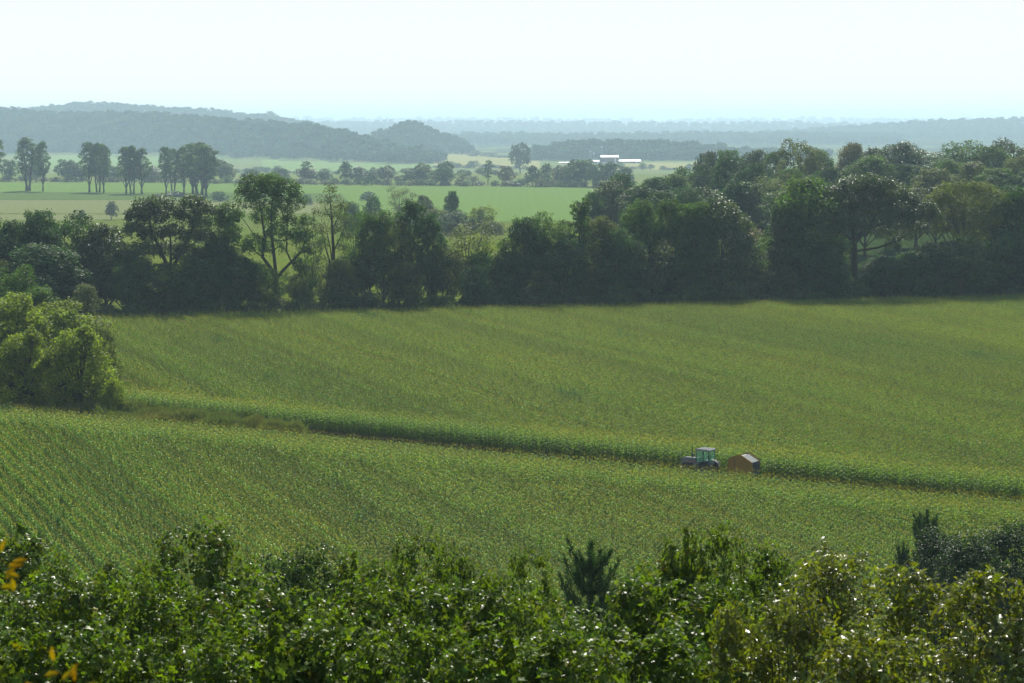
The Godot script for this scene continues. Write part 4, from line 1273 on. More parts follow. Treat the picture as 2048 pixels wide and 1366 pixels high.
	var low_willow_second_lobes: Array = [
		[Vector3(3.7, 0.3, 0.0), Vector3(1.8, 1.1, 1.7)],
		[Vector3(-2.8, 0.7, 2.6), Vector3(1.5, 1.2, 1.4)],
		[Vector3(0.0, 1.0, -3.8), Vector3(1.9, 1.2, 1.8)],
		[Vector3(1.5, 1.4, 3.0), Vector3(1.7, 1.1, 1.6)],
		[Vector3(-4.0, 1.7, -0.7), Vector3(1.6, 1.4, 1.5)],
		[Vector3(2.8, 2.1, -2.0), Vector3(1.7, 1.1, 1.6)],
		[Vector3(-1.2, 2.5, 3.6), Vector3(1.4, 1.3, 1.3)],
		[Vector3(-1.9, 2.8, -3.3), Vector3(1.3, 1.1, 1.3)],
		[Vector3(2.8, 3.2, 1.3), Vector3(1.7, 1.1, 1.6)],
		[Vector3(-3.8, 3.5, 1.4), Vector3(1.7, 1.0, 1.6)],
		[Vector3(1.3, 3.9, -3.3), Vector3(1.3, 1.0, 1.2)],
		[Vector3(0.8, 4.2, 3.4), Vector3(1.4, 1.4, 1.3)],
		[Vector3(-3.1, 4.6, -1.7), Vector3(1.5, 1.3, 1.4)],
		[Vector3(2.2, 5.0, -0.7), Vector3(1.7, 1.0, 1.6)],
		[Vector3(-1.8, 5.3, 2.7), Vector3(1.9, 1.3, 1.8)],
		[Vector3(-0.6, 5.7, -3.2), Vector3(1.3, 1.4, 1.3)],
		[Vector3(2.2, 6.0, 2.0), Vector3(1.8, 1.1, 1.7)],
		[Vector3(-3.3, 6.4, 0.1), Vector3(1.5, 1.1, 1.4)],
		[Vector3(1.5, 6.7, -2.1), Vector3(1.7, 1.1, 1.6)],
		[Vector3(-0.4, 7.1, 2.8), Vector3(1.3, 1.3, 1.3)],
		[Vector3(-2.0, 7.5, -2.1), Vector3(1.8, 1.2, 1.7)],
		[Vector3(2.5, 7.8, 0.3), Vector3(1.6, 1.2, 1.5)],
		[Vector3(-2.2, 8.2, 1.3), Vector3(1.7, 1.2, 1.6)],
		[Vector3(0.1, 8.5, -2.1), Vector3(1.3, 1.1, 1.2)],
		[Vector3(0.4, 8.9, 1.7), Vector3(1.8, 1.2, 1.7)],
		[Vector3(-1.9, 9.2, -0.5), Vector3(1.2, 1.2, 1.2)],
		[Vector3(1.0, 9.6, -0.5), Vector3(1.7, 1.2, 1.6)],
		[Vector3(-0.6, 10.0, 0.9), Vector3(1.3, 1.1, 1.2)],
		[Vector3(4.6, 0.4, 0.0), Vector3(0.7, 0.6, 0.6)],
		[Vector3(-3.7, 7.1, 2.5), Vector3(0.6, 0.5, 0.6)],
		[Vector3(0.2, 3.0, -3.9), Vector3(0.6, 0.5, 0.6)],
		[Vector3(1.4, 9.7, 1.7), Vector3(0.7, 0.5, 0.7)],
		[Vector3(-5.4, 5.5, -0.7), Vector3(0.7, 0.8, 0.6)],
		[Vector3(4.3, 1.4, -2.3), Vector3(0.8, 0.8, 0.8)],
		[Vector3(-1.4, 8.1, 3.3), Vector3(0.6, 0.6, 0.5)],
		[Vector3(-2.5, 3.9, -3.4), Vector3(0.8, 0.9, 0.8)],
		[Vector3(1.4, 10.7, 0.5), Vector3(0.6, 0.4, 0.6)],
		[Vector3(-4.2, 6.5, 1.3), Vector3(0.6, 0.5, 0.5)],
		[Vector3(2.2, 2.3, -4.1), Vector3(0.7, 0.6, 0.6)],
		[Vector3(0.7, 9.1, 2.5), Vector3(0.6, 0.7, 0.6)],
		[Vector3(-4.7, 4.9, -2.0), Vector3(0.6, 0.5, 0.6)],
		[Vector3(5.0, 0.8, -0.9), Vector3(0.9, 1.0, 0.9)],
		[Vector3(-2.7, 7.5, 2.7), Vector3(0.9, 0.7, 0.9)],
		[Vector3(-0.9, 3.3, -3.6), Vector3(0.9, 0.8, 0.8)],
		[Vector3(1.5, 10.1, 1.2), Vector3(0.8, 0.9, 0.7)],
		[Vector3(-5.0, 5.9, 0.2), Vector3(0.7, 0.5, 0.6)],
		[Vector3(3.1, 1.7, -2.7), Vector3(0.9, 0.9, 0.9)],
		[Vector3(-0.5, 8.5, 3.2), Vector3(0.5, 0.4, 0.5)],
		[Vector3(-3.2, 4.3, -2.8), Vector3(0.7, 0.5, 0.7)],
		[Vector3(0.8, 11.1, 0.1), Vector3(0.7, 0.6, 0.7)],
		[Vector3(-3.6, 6.9, 1.8), Vector3(0.5, 0.6, 0.5)],
		[Vector3(0.8, 2.7, -3.7), Vector3(0.7, 0.7, 0.7)],
		[Vector3(1.3, 9.5, 2.2), Vector3(0.6, 0.5, 0.5)],
		[Vector3(-4.5, 5.3, -1.1), Vector3(0.8, 0.9, 0.7)],
		[Vector3(4.6, 1.1, -1.8), Vector3(0.9, 0.7, 0.8)],
		[Vector3(-1.7, 7.9, 2.6), Vector3(0.8, 0.7, 0.7)],
		[Vector3(-2.0, 3.7, -3.8), Vector3(0.7, 0.7, 0.6)],
		[Vector3(1.8, 10.5, 0.8), Vector3(0.9, 0.8, 0.9)],
		[Vector3(-4.7, 6.3, 0.9), Vector3(0.9, 0.7, 0.8)],
		[Vector3(2.3, 2.1, -3.2), Vector3(0.7, 0.5, 0.6)],
		[Vector3(0.4, 8.9, 2.9), Vector3(0.9, 0.8, 0.8)],
		[Vector3(-3.9, 4.7, -2.2), Vector3(0.6, 0.5, 0.5)],
		[Vector3(4.5, 0.5, -0.3), Vector3(0.7, 0.7, 0.7)],
		[Vector3(-3.0, 7.3, 2.4), Vector3(0.5, 0.6, 0.5)],
		[Vector3(-0.3, 3.1, -3.7), Vector3(0.6, 0.5, 0.6)],
		[Vector3(1.6, 9.9, 1.6), Vector3(0.6, 0.5, 0.5)],
		[Vector3(-4.8, 5.7, -0.3), Vector3(0.8, 0.8, 0.8)],
		[Vector3(4.2, 1.5, -2.7), Vector3(0.8, 0.9, 0.8)],
		[Vector3(-1.0, 8.3, 3.1), Vector3(0.7, 0.8, 0.7)],
		[Vector3(-3.1, 4.1, -3.5), Vector3(0.9, 1.0, 0.9)],
		[Vector3(1.4, 10.8, 0.4), Vector3(0.6, 0.7, 0.6)],
		[Vector3(-4.2, 6.7, 1.6), Vector3(0.6, 0.4, 0.5)],
		[Vector3(1.4, 2.5, -3.6), Vector3(0.6, 0.7, 0.6)],
		[Vector3(0.9, 9.2, 2.3), Vector3(0.5, 0.6, 0.5)],
		[Vector3(-4.8, 5.1, -1.7), Vector3(0.5, 0.4, 0.5)],
		[Vector3(4.3, 0.9, -1.1), Vector3(0.7, 0.8, 0.6)],
		[Vector3(-2.6, 7.7, 3.1), Vector3(0.8, 0.6, 0.7)],
		[Vector3(-1.3, 3.5, -3.9), Vector3(0.7, 0.6, 0.6)],
		[Vector3(1.5, 10.2, 1.0), Vector3(0.8, 0.9, 0.7)],
		[Vector3(-5.1, 6.1, 0.5), Vector3(0.6, 0.5, 0.5)],
		[Vector3(2.9, 1.9, -2.9), Vector3(0.8, 0.8, 0.8)],
		[Vector3(-0.1, 8.6, 3.2), Vector3(0.9, 0.7, 0.8)],
		[Vector3(-3.6, 4.5, -2.7), Vector3(0.9, 0.9, 0.9)],
		[Vector3(0.9, 11.2, 0.0), Vector3(0.7, 0.8, 0.7)],
	]
	grow("low_willow_second", 11.5, 11.0, low_willow_second_lobes, 0.32, 12.0, 0.25)

func hedgerow() -> void:
	# x, z, height, width (0: as grown), kind, leaf, look, name if it is a landmark
	var trees: Array = [
		[-112.0, -440.6, 20.6, 14.9, "round_2", "dark", "dark round-headed tree", ""],
		[-106.5, -444.6, 21.4, 15.0, "round_0", "dark", "dark round-headed tree", ""],
		[-100.1, -444.2, 20.8, 13.6, "round_1", "dark", "dark spreading tree", ""],
		[-96.4, -447.5, 22.5, 11.7, "round_2", "dark", "dark tufted-topped tree", ""],
		[-92.3, -434.5, 16.3, 20.0, "round_0", "dark", "low broad grey-green tree", ""],
		[-91.2, -447.0, 22.3, 13.7, "vase_0", "dark", "dark twin-stemmed tree leaning outwards", "the leaning twin-stemmed tree"],
		[-86.9, -452.4, 17.0, 9.7, "round_2", "oak", "small dark gap-filling tree", ""],
		[-83.0, -448.2, 20.0, 14.4, "round_1", "oak", "dark bluish-green broad tree", ""],
		[-78.3, -447.2, 14.2, 15.1, "round_2", "oak", "low dark round tree", ""],
		[-70.2, -444.1, 12.3, 13.6, "round_1", "mid", "low leafy green tree", ""],
		[-70.1, -451.8, 25.0, 0.0, "two_domed", "oak", "wide dark oak with two domed heads and glossy leaves", "the two-domed oak"],
		[-63.3, -445.2, 12.8, 12.3, "round_0", "dark", "low dark bushy tree", ""],
		[-60.8, -452.4, 17.0, 11.1, "round_2", "dark", "dark rounded understorey tree", ""],
		[-58.9, -455.0, 23.9, 10.5, "tall_0", "mid", "slim mid-green tree", ""],
		[-55.9, -450.1, 13.5, 10.4, "round_1", "dark", "low dark bushy tree", ""],
		[-48.7, -456.2, 29.4, 0.0, "forked", "mid", "tallest tree of the hedgerow, trunk forked low with a bare rising limb", "the tall forked tree"],
		[-42.5, -458.1, 18.2, 8.4, "airy_0", "mid", "thin airy tree", ""],
		[-37.3, -459.1, 27.5, 0.0, "slender", "pale", "tall slender tree with straight dark trunk and feathery top", "the slender straight tree"],
		[-32.6, -462.1, 24.0, 8.8, "airy_1", "mid", "thin airy tree", ""],
		[-29.9, -461.8, 21.2, 7.8, "tall_1", "mid", "narrow leafy tree", ""],
		[-27.1, -464.5, 21.8, 10.0, "tall_0", "mid", "narrow tufted tree", ""],
		[-24.0, -462.7, 19.6, 8.5, "airy_0", "olive", "thin olive tree", ""],
		[-21.2, -463.9, 23.8, 10.0, "tall_1", "dark", "dark upright tree with tufted top", ""],
		[-17.0, -464.5, 21.2, 8.8, "tall_0", "dark", "dark narrow tree", ""],
		[-14.2, -468.9, 16.1, 10.1, "airy_1", "olive", "thin olive tree", ""],
		[-10.0, -469.2, 19.5, 15.1, "airy_0", "pale", "airy thin-leaved tree on several slim stems", "the airy many-stemmed tree"],
		[-6.7, -464.9, 13.2, 11.4, "bush_0", "mid", "low leafy tree", ""],
		[-4.2, -470.7, 16.9, 10.8, "airy_1", "yellow", "yellow-green open tree", ""],
		[-0.4, -467.5, 13.0, 10.0, "round_0", "dark", "low dark tree", ""],
		[2.8, -470.1, 20.1, 12.3, "round_2", "dark", "dark dense tree", ""],
		[8.1, -470.1, 21.0, 11.5, "vase_1", "mid", "mid-green vase-shaped tree", ""],
		[11.2, -465.4, 16.3, 10.7, "round_1", "dark", "dark rounded tree", ""],
		[14.8, -473.5, 24.1, 11.9, "conic_0", "mid", "pointed dense green tree", "the pointed green tree"],
		[19.4, -473.0, 20.0, 10.2, "tall_1", "olive", "narrow olive tree", ""],
		[22.9, -469.5, 17.7, 11.5, "round_2", "dark", "dark rounded tree", ""],
		[27.9, -481.7, 23.4, 14.0, "round_0", "mid", "mid-green round-headed tree", ""],
		[29.4, -471.6, 14.9, 13.0, "airy_0", "pale", "pale open understorey tree", ""],
		[34.6, -484.1, 24.2, 14.1, "round_1", "mid", "green full-crowned tree", ""],
		[40.4, -481.1, 22.9, 11.8, "round_2", "mid", "leafy round tree", ""],
		[45.8, -480.0, 23.9, 16.2, "round_0", "oak", "broad dark tree with glossy top", ""],
		[50.6, -480.0, 15.6, 11.8, "airy_1", "mid", "thin leaning tree", ""],
		[55.9, -485.0, 18.4, 12.6, "airy_0", "brown", "brownish open-branched tree", "the brownish open tree"],
		[60.8, -484.9, 21.9, 11.9, "tall_0", "dark", "dark upright tree", ""],
		[65.1, -486.8, 28.3, 20.9, "round_2", "mid", "big rounded green tree", ""],
		[67.9, -479.6, 14.5, 11.8, "round_1", "dark", "dark bushy tree", ""],
		[75.5, -485.4, 29.1, 0.0, "spreading", "oak", "broad spreading oak on a stout forked trunk", "the broad spreading oak"],
		[82.3, -484.5, 10.9, 14.9, "round_0", "dark", "dark bushy tree", ""],
		[89.8, -483.7, 12.1, 11.9, "bush_1", "dark", "low dark tree", ""],
		[93.1, -486.3, 14.1, 16.4, "round_1", "dark", "dark dense tree", ""],
		[101.2, -493.9, 27.0, 0.0, "domed", "olive", "wide domed tree with brownish-green top", "the wide domed tree"],
		[104.9, -487.7, 15.2, 15.0, "vase_1", "mid", "mid-green spreading tree", ""],
		[111.5, -490.1, 13.9, 13.5, "round_0", "dark", "low dark bushy tree", ""],
		[113.7, -494.0, 25.8, 16.7, "round_2", "dark", "dark full-crowned tree", ""],
		[123.4, -497.8, 24.8, 19.9, "round_1", "dark", "dark full-crowned tree", ""],
	]

	var mark := ""
	var nth := 0
	var marks: Array = []
	for t in trees:
		var look: String = t[6]
		var label := look + " in the hedgerow"
		if t[7] != "":
			mark = t[7]
			nth = 0
		elif mark == "":
			nth += 1
			label = "%s, %s from the hedgerow's left end" % [look, ORD[nth]]
		else:
			nth += 1
			label = "%s, %s right of %s" % [look, ORD[nth], mark]
		if t[7] != "": marks.append([t[0] / -t[1], t[7]])
		var k: Dictionary = kinds[t[4]]
		var w: float = t[3] if t[3] > 0.0 else k.W
		var h: float = t[2] if t[3] > 0.0 else k.H
		var cat := "tree"
		var turn := 0.0 if t[3] == 0.0 else rng.randf() * TAU
		plant(t[4], "oak_tree" if look.contains("oak") else "hedgerow_tree", label, cat, Vector3(t[0], land(t[0], t[1]) - 0.1, t[1]), h, w, M[t[5]], turn, "trees of the hedgerow")
	for i in 36:
		var x := lerpf(-112.0, 128.0, (i + rng.randf_range(-0.35, 0.35)) / 35.0)
		var z := -(454.0 + 0.27 * x) - rng.randf_range(5.0, 12.0)
		if x > -54.0 and x < -40.0: continue
		var kd: String = ["round_0", "airy_1", "vase_0", "tall_1", "round_2", "vase_1"][rng.randi() % 6]
		if x > -38.0 and x < 12.0 and i % 2 == 0: continue
		var md: String = ["mid", "olive", "dark", "olive", "pale", "mid"][rng.randi() % 6]
		var wd: String = {"dark": "dark", "mid": "green", "olive": "olive", "pale": "pale"}[md]
		plant(kd, "young_tree", beside(x / -z, marks, "lower %s young tree in the hedgerow," % wd), "tree", Vector3(x, land(x, z) - 0.1, z), rng.randf_range(8.0, 13.5), rng.randf_range(6.0, 9.5), M[md], rng.randf() * TAU, "young trees filling the hedgerow")
	for q in 17:
		var bx := lerpf(-66.0, 4.0, (q + rng.randf_range(-0.3, 0.3)) / 16.0)
		var bz := -(454.0 + 0.27 * bx) - rng.randf_range(15.0, 21.0)
		var back_kind: String = ["airy_0", "vase_1", "airy_1", "tall_0"][rng.randi() % 4]
		var back_mat: String = ["mid", "olive", "dark"][rng.randi() % 3]
		plant(back_kind, "young_tree", beside(bx / -bz, marks, "half-hidden %s tree behind the hedgerow," % {"mid": "green", "olive": "olive", "dark": "dark"}[back_mat]), "tree", Vector3(bx, land(bx, bz) - 0.1, bz), rng.randf_range(10.0, 16.0) * (0.75 if bx > -56.0 and bx < -42.0 else 1.0), rng.randf_range(5.5, 8.0), M[back_mat], rng.randf() * TAU, "trees half hidden behind the hedgerow")
	for q in 4:
		var gx: float = [-53.0, -49.5, -44.5, -41.5][q]
		var gz := -(454.0 + 0.27 * gx) - rng.randf_range(8.0, 12.0)
		plant("airy_%d" % (q % 2), "young_tree", "thin young tree in the gaps beside the tall forked tree, %s from the left" % ORD[q + 1], "tree", Vector3(gx, land(gx, gz) - 0.1, gz), rng.randf_range(8.0, 12.0), 5.5, M.olive if q % 2 == 0 else M.mid, rng.randf() * TAU, "young trees filling the hedgerow")
	for i in 60:
		var x := lerpf(-108.0, 126.0, (i + rng.randf_range(-0.3, 0.3)) / 59.0)
		var z := -(454.0 + 0.27 * x) - rng.randf_range(3.0, 9.0)
		var h := rng.randf_range(3.0, 7.0)
		if x > -54.0 and x < -40.0: h = rng.randf_range(3.2, 4.6)
		var m: String = ["dark", "oak", "mid", "mid", "oak", "pale"][rng.randi() % 6]
		var word: String = {"dark": "dark", "oak": "bluish-dark", "mid": "green", "pale": "pale speckled"}[m]
		plant("bush_%d" % (i % 3), "hedgerow_shrub", beside(x / -z, marks, word + " shrub at the hedgerow's foot"), "shrub", Vector3(x, land(x, z) - 0.1, z), h, rng.randf_range(5.5, 8.5), M[m], rng.randf() * TAU, "shrubs along the foot of the hedgerow")
	for i in 24:
		var x := lerpf(14.0, 128.0, (i + rng.randf_range(-0.4, 0.4)) / 23.0)
		var z := -(454.0 + 0.27 * x) - rng.randf_range(17.0, 27.0)
		plant("bush_%d" % (i % 3), "thicket_shrub", beside(x / -z, marks, "dark thicket shrub behind the hedgerow,"), "shrub", Vector3(x, land(x, z) - 0.1, z), rng.randf_range(5.0, 9.0) * (1.35 if x > 10.0 else (0.55 if x > -57.0 and x < -38.0 else 0.85)), rng.randf_range(7.0, 10.5), M.dark, rng.randf() * TAU, "shrubs of the thicket behind the hedgerow")

const ORD := ["", "first", "second", "third", "fourth", "fifth", "sixth", "seventh", "eighth", "ninth", "tenth", "eleventh", "twelfth", "thirteenth", "fourteenth", "fifteenth", "sixteenth", "seventeenth", "eighteenth", "nineteenth", "twentieth", "twenty-first", "twenty-second", "twenty-third", "twenty-fourth", "twenty-fifth", "twenty-sixth", "twenty-seventh", "twenty-eighth"]

func right_wood() -> void:
	var trees: Array = [
		[25.1, -690.0, 19.0, 9.8, "round_0", "dark", "small dark tree", ""],
		[31.3, -700.0, 22.5, 18.9, "round_1", "oak", "glossy round-headed oak at the wood's near corner", "the round oak at the corner"],
		[38.6, -790.0, 24.1, 18.0, "round_0", "dark", "dark round tree", ""],
		[38.7, -690.0, 20.1, 15.7, "round_2", "oak", "pale-speckled round tree", ""],
		[38.3, -649.3, 21.3, 15.5, "tall_1", "dark", "lower edge tree", ""],
		[47.2, -730.0, 22.5, 17.6, "round_0", "dark", "dark round tree", ""],
		[42.8, -624.5, 20.4, 14.9, "tall_1", "dark", "lower edge tree", ""],
		[56.0, -760.0, 23.1, 17.3, "tall_0", "mid", "green upright tree", ""],
		[49.5, -621.4, 21.3, 14.8, "round_0", "dark", "lower edge tree", ""],
		[63.7, -780.0, 26.7, 16.6, "vase_0", "dark", "dark tree", ""],
		[55.0, -633.2, 21.3, 15.1, "vase_0", "oak", "lower edge tree", ""],
		[74.3, -840.0, 30.6, 16.7, "round_1", "oak", "bushy-topped tree", ""],
		[69.7, -720.0, 28.3, 14.3, "conic_0", "dark", "dark dense pointed tree", "the dark pointed tree"],
		[85.8, -880.0, 30.5, 17.5, "round_2", "mid", "green tree", ""],
		[66.0, -647.2, 21.7, 15.4, "round_1", "dark", "lower edge tree", ""],
		[69.6, -648.5, 21.1, 15.5, "round_2", "oak", "lower edge tree", ""],
		[77.2, -710.0, 25.4, 17.1, "round_1", "dark", "dark rounded tree", ""],
		[96.7, -880.0, 29.5, 17.5, "round_0", "oak", "dull green tree", ""],
		[80.1, -680.0, 22.0, 15.5, "airy_0", "pale", "pale open tree", ""],
		[101.1, -850.0, 27.8, 14.5, "tall_1", "mid", "slim tree", ""],
		[77.6, -639.5, 18.2, 15.3, "tall_1", "mid", "lower edge tree", ""],
		[88.0, -700.0, 22.5, 15.9, "round_0", "mid", "rounded tree", ""],
		[80.3, -614.8, 22.1, 14.7, "round_2", "pale", "lower edge tree", ""],
		[104.9, -800.0, 31.3, 18.2, "vase_1", "pale", "tall pale-leaved tree standing above the wood", "the tall pale tree"],
		[114.2, -820.0, 26.4, 16.3, "round_2", "mid", "rounded tree", ""],
		[87.9, -625.6, 21.5, 14.9, "round_1", "mid", "lower edge tree", ""],
		[103.6, -720.0, 21.6, 16.4, "round_1", "dark", "dark rounded tree", ""],
		[96.2, -625.5, 18.8, 14.9, "round_0", "oak", "lower edge tree", ""],
		[135.5, -880.0, 28.2, 18.8, "round_0", "brown", "brownish-topped tree", "the brownish-topped tree"],
		[99.8, -621.8, 20.8, 14.8, "round_2", "dark", "lower edge tree", ""],
		[119.0, -730.0, 23.3, 22.8, "round_2", "mid", "broad green tree", ""],
		[141.6, -860.0, 25.7, 19.5, "round_1", "oak", "dark bushy tree", ""],
		[110.9, -635.3, 19.0, 15.2, "round_1", "mid", "lower edge tree", ""],
		[149.2, -850.0, 26.8, 22.9, "round_0", "oak", "bushy dark-topped tree with ragged crown", ""],
		[129.6, -720.0, 19.7, 18.4, "round_1", "dark", "dark green tree", ""],
		[116.6, -635.1, 17.1, 15.2, "tall_1", "pale", "lower edge tree", ""],
		[159.1, -860.0, 24.3, 19.5, "vase_0", "oak", "ragged dark tree", ""],
		[131.7, -690.0, 18.4, 17.6, "round_2", "pale", "pale-speckled tree", ""],
		[121.6, -631.2, 17.6, 15.1, "round_1", "oak", "lower edge tree", ""],
		[164.6, -850.0, 21.9, 19.3, "airy_1", "mid", "thin green tree", ""],
		[151.4, -760.0, 19.0, 17.3, "round_0", "mid", "rounded green tree", ""],
		[131.1, -645.6, 17.1, 15.4, "round_2", "mid", "lower edge tree", ""],
		[175.1, -850.0, 25.6, 21.7, "vase_1", "mid", "tall ragged-topped tree on the crest", "the ragged tree on the crest"],
		[150.8, -720.0, 18.2, 16.4, "tall_0", "olive", "olive tree", ""],
		[132.8, -621.8, 18.8, 14.8, "tall_1", "mid", "lower edge tree", ""],
		[182.6, -840.0, 23.8, 20.3, "round_1", "mid", "rounded green tree", ""],
		[154.5, -700.0, 16.1, 17.9, "round_2", "mid", "rounded green tree", ""],
		[137.5, -614.1, 18.6, 14.7, "round_2", "dark", "lower edge tree", ""],
		[195.7, -860.0, 26.8, 19.5, "vase_0", "oak", "tall tufted tree", ""],
		[175.5, -760.0, 19.0, 17.3, "round_0", "olive", "olive-green tree", ""],
		[149.5, -643.4, 14.6, 15.4, "round_0", "oak", "lower edge tree", ""],
		[165.6, -700.0, 14.6, 17.9, "round_2", "dark", "dark tree", ""],
		[201.6, -840.0, 25.0, 21.5, "round_1", "mid", "rounded green tree", ""],
	]
	var mark := ""
	var nth := 0
	for t in trees:
		var look: String = t[6]
		var label := look + " in the wood behind the hedgerow"
		if t[7] != "":
			mark = t[7]
			nth = 0
		elif mark == "":
			label = "%s just left of the round oak at the wood's corner" % look
		else:
			nth += 1
			label = "%s, %s right of %s" % [look, ORD[nth], mark]
		plant(t[4], "wood_tree", label, "tree", Vector3(t[0], land(t[0], t[1]) - 0.1, t[1]), t[2], t[3], M[t[5]], rng.randf() * TAU, "trees of the wood behind the hedgerow")

func valley_trees() -> void:
	var single: Array = [
		["poplar_tree", -403.6, -1709.4, 45.1, 23.3, "poplar_0", "mid", "poplar cut by the picture's left edge", "tree", "row of tall poplars at the field edge"],
		["poplar_tree", -384.0, -1746.7, 42.6, 20.6, "poplar_1", "mid", "broad-headed poplar, leftmost whole one of the row", "tree", "row of tall poplars at the field edge"],
		["poplar_tree", -368.9, -1733.6, 39.9, 13.4, "poplar_2", "mid", "slim poplar just right of the broad-headed leftmost one", "tree", "row of tall poplars at the field edge"],
		["lone_shrub", -237.5, -1214.1, 5.8, 8.8, "conic_0", "dark", "small pointed evergreen shrub alone left of the round-headed tree", "shrub", ""],
		["poplar_tree", -327.8, -1709.4, 39.4, 16.3, "poplar_0", "mid", "leftmost poplar of the middle cluster of three", "tree", "row of tall poplars at the field edge"],
		["poplar_tree", -320.9, -1709.4, 38.6, 13.2, "poplar_1", "mid", "middle poplar of the cluster of three", "tree", "row of tall poplars at the field edge"],
		["poplar_tree", -314.2, -1696.6, 37.9, 13.9, "poplar_2", "mid", "rightmost poplar of the cluster of three", "tree", "row of tall poplars at the field edge"],
		["lone_tree", -221.0, -1214.1, 10.5, 8.3, "far_0", "oak", "small upright round-headed tree alone on the stubble edge", "tree", ""],
		["poplar_tree", -292.8, -1673.0, 36.3, 17.5, "poplar_0", "mid", "left one of a pair of poplars mid-row", "tree", "row of tall poplars at the field edge"],
		["poplar_tree", -288.3, -1673.0, 37.0, 12.9, "poplar_1", "mid", "right one of a pair of poplars mid-row", "tree", "row of tall poplars at the field edge"],
		["poplar_tree", -281.1, -1673.0, 35.2, 16.0, "poplar_2", "mid", "forked poplar standing by itself mid-row", "tree", "row of tall poplars at the field edge"],
		["field_shrub", -253.4, -1573.7, 3.6, 5.7, "far_bush", "oak", "tiny dark shrub under the poplar row", "shrub", ""],
		["poplar_tree", -258.9, -1649.6, 36.5, 13.5, "poplar_0", "mid", "leaning slim poplar left of the dense clump", "tree", "row of tall poplars at the field edge"],
		["poplar_tree", -256.9, -1673.0, 34.4, 12.9, "poplar_1", "mid", "bent small poplar beside the dense clump", "tree", "row of tall poplars at the field edge"],
		["field_shrub", -245.5, -1605.6, 4.7, 16.8, "far_bush", "oak", "low wide shrub under the dense poplar clump", "shrub", ""],
		["poplar_tree", -249.0, -1673.0, 36.3, 15.2, "poplar_2", "mid", "thin-stemmed poplar at the dense clump's left side", "tree", "row of tall poplars at the field edge"],
		["poplar_tree", -240.4, -1661.3, 39.0, 22.7, "poplar_0", "mid", "tall poplar in the middle of the dense clump", "tree", "row of tall poplars at the field edge"],
		["poplar_tree", -232.0, -1638.9, 39.6, 24.6, "poplar_1", "mid", "thickest-trunked poplar in the dense clump", "tree", "row of tall poplars at the field edge"],
		["poplar_tree", -224.4, -1616.1, 38.0, 22.8, "poplar_2", "mid", "rightmost poplar of the dense clump", "tree", "row of tall poplars at the field edge"],
		["field_shrub", -201.0, -1514.0, 7.5, 14.5, "far_bush", "dark", "round shrub right of the dense poplar clump", "shrub", ""],
		["field_shrub", -135.0, -1449.4, 7.2, 9.9, "far_bush", "dark", "round shrub between the tall forked tree and the slender tree", "shrub", ""],
		["clump_shrub", -69.3, -960.0, 14.0, 10.5, "bush_0", "dark", "low dark shrub at the left end of the scrub clump behind the hedgerow", "shrub", "scrub clump behind the hedgerow"],
		["field_shrub", -99.6, -1523.2, 6.9, 13.8, "far_bush", "dark", "round shrub beyond the scrub clump's left end", "shrub", ""],
		["clump_shrub", -60.6, -960.0, 17.5, 11.3, "bush_1", "dark", "dark rounded shrub left of the grey-leaved tree in the scrub clump", "shrub", "scrub clump behind the hedgerow"],
		["clump_shrub", -48.7, -920.0, 9.5, 20.9, "bush_2", "olive", "olive shrub in front of the open grey-leaved tree", "shrub", "scrub clump behind the hedgerow"],
		["clump_tree", -48.0, -960.0, 20.7, 14.4, "airy_0", "pale", "open grey-leaved tree left of the bare dead tree", "tree", "scrub clump behind the hedgerow"],
		["clump_shrub", -39.1, -915.0, 8.5, 16.6, "bush_0", "mid", "green shrub in front of the scrub clump", "shrub", "scrub clump behind the hedgerow"],
		["clump_tree", -39.0, -970.0, 16.9, 11.0, "round_1", "pale", "grey-green tree just left of the bare dead tree", "tree", "scrub clump behind the hedgerow"],
		["clump_shrub", -32.8, -930.0, 12.0, 16.9, "bush_2", "olive", "olive broad shrub below the bare dead tree", "shrub", "scrub clump behind the hedgerow"],
		["clump_tree", -25.8, -950.0, 18.5, 8.2, "round_2", "dark", "small round dark tree right of the bare dead tree", "tree", "scrub clump behind the hedgerow"],
		["clump_shrub", -23.3, -920.0, 10.4, 18.8, "bush_0", "dark", "wide dark shrub below the small round dark tree", "shrub", "scrub clump behind the hedgerow"],
		["clump_shrub", -13.0, -925.0, 12.8, 18.1, "bush_1", "yellow", "yellowish broad shrub at the right end of the scrub clump", "shrub", "scrub clump behind the hedgerow"],
		["valley_tree", -21.0, -1929.9, 21.4, 9.6, "far_tall", "dark", "slim upright tree with clear stem in the valley hedge", "tree", "hedge of small trees across the valley"],
		["clump_shrub", -8.0, -910.0, 6.2, 12.4, "bush_2", "olive", "low brownish shrub below the yellowish broad shrub", "shrub", "scrub clump behind the hedgerow"],
		["valley_tree", -5.6, -1899.2, 17.2, 16.4, "far_1", "brown", "brownish round tree on a short stem in the valley hedge", "tree", "hedge of small trees across the valley"],
		["valley_tree", 10.9, -3005.3, 42.7, 32.8, "far_0", "dark", "tall dark round-topped tree standing high above the valley hedge", "tree", ""],
	]
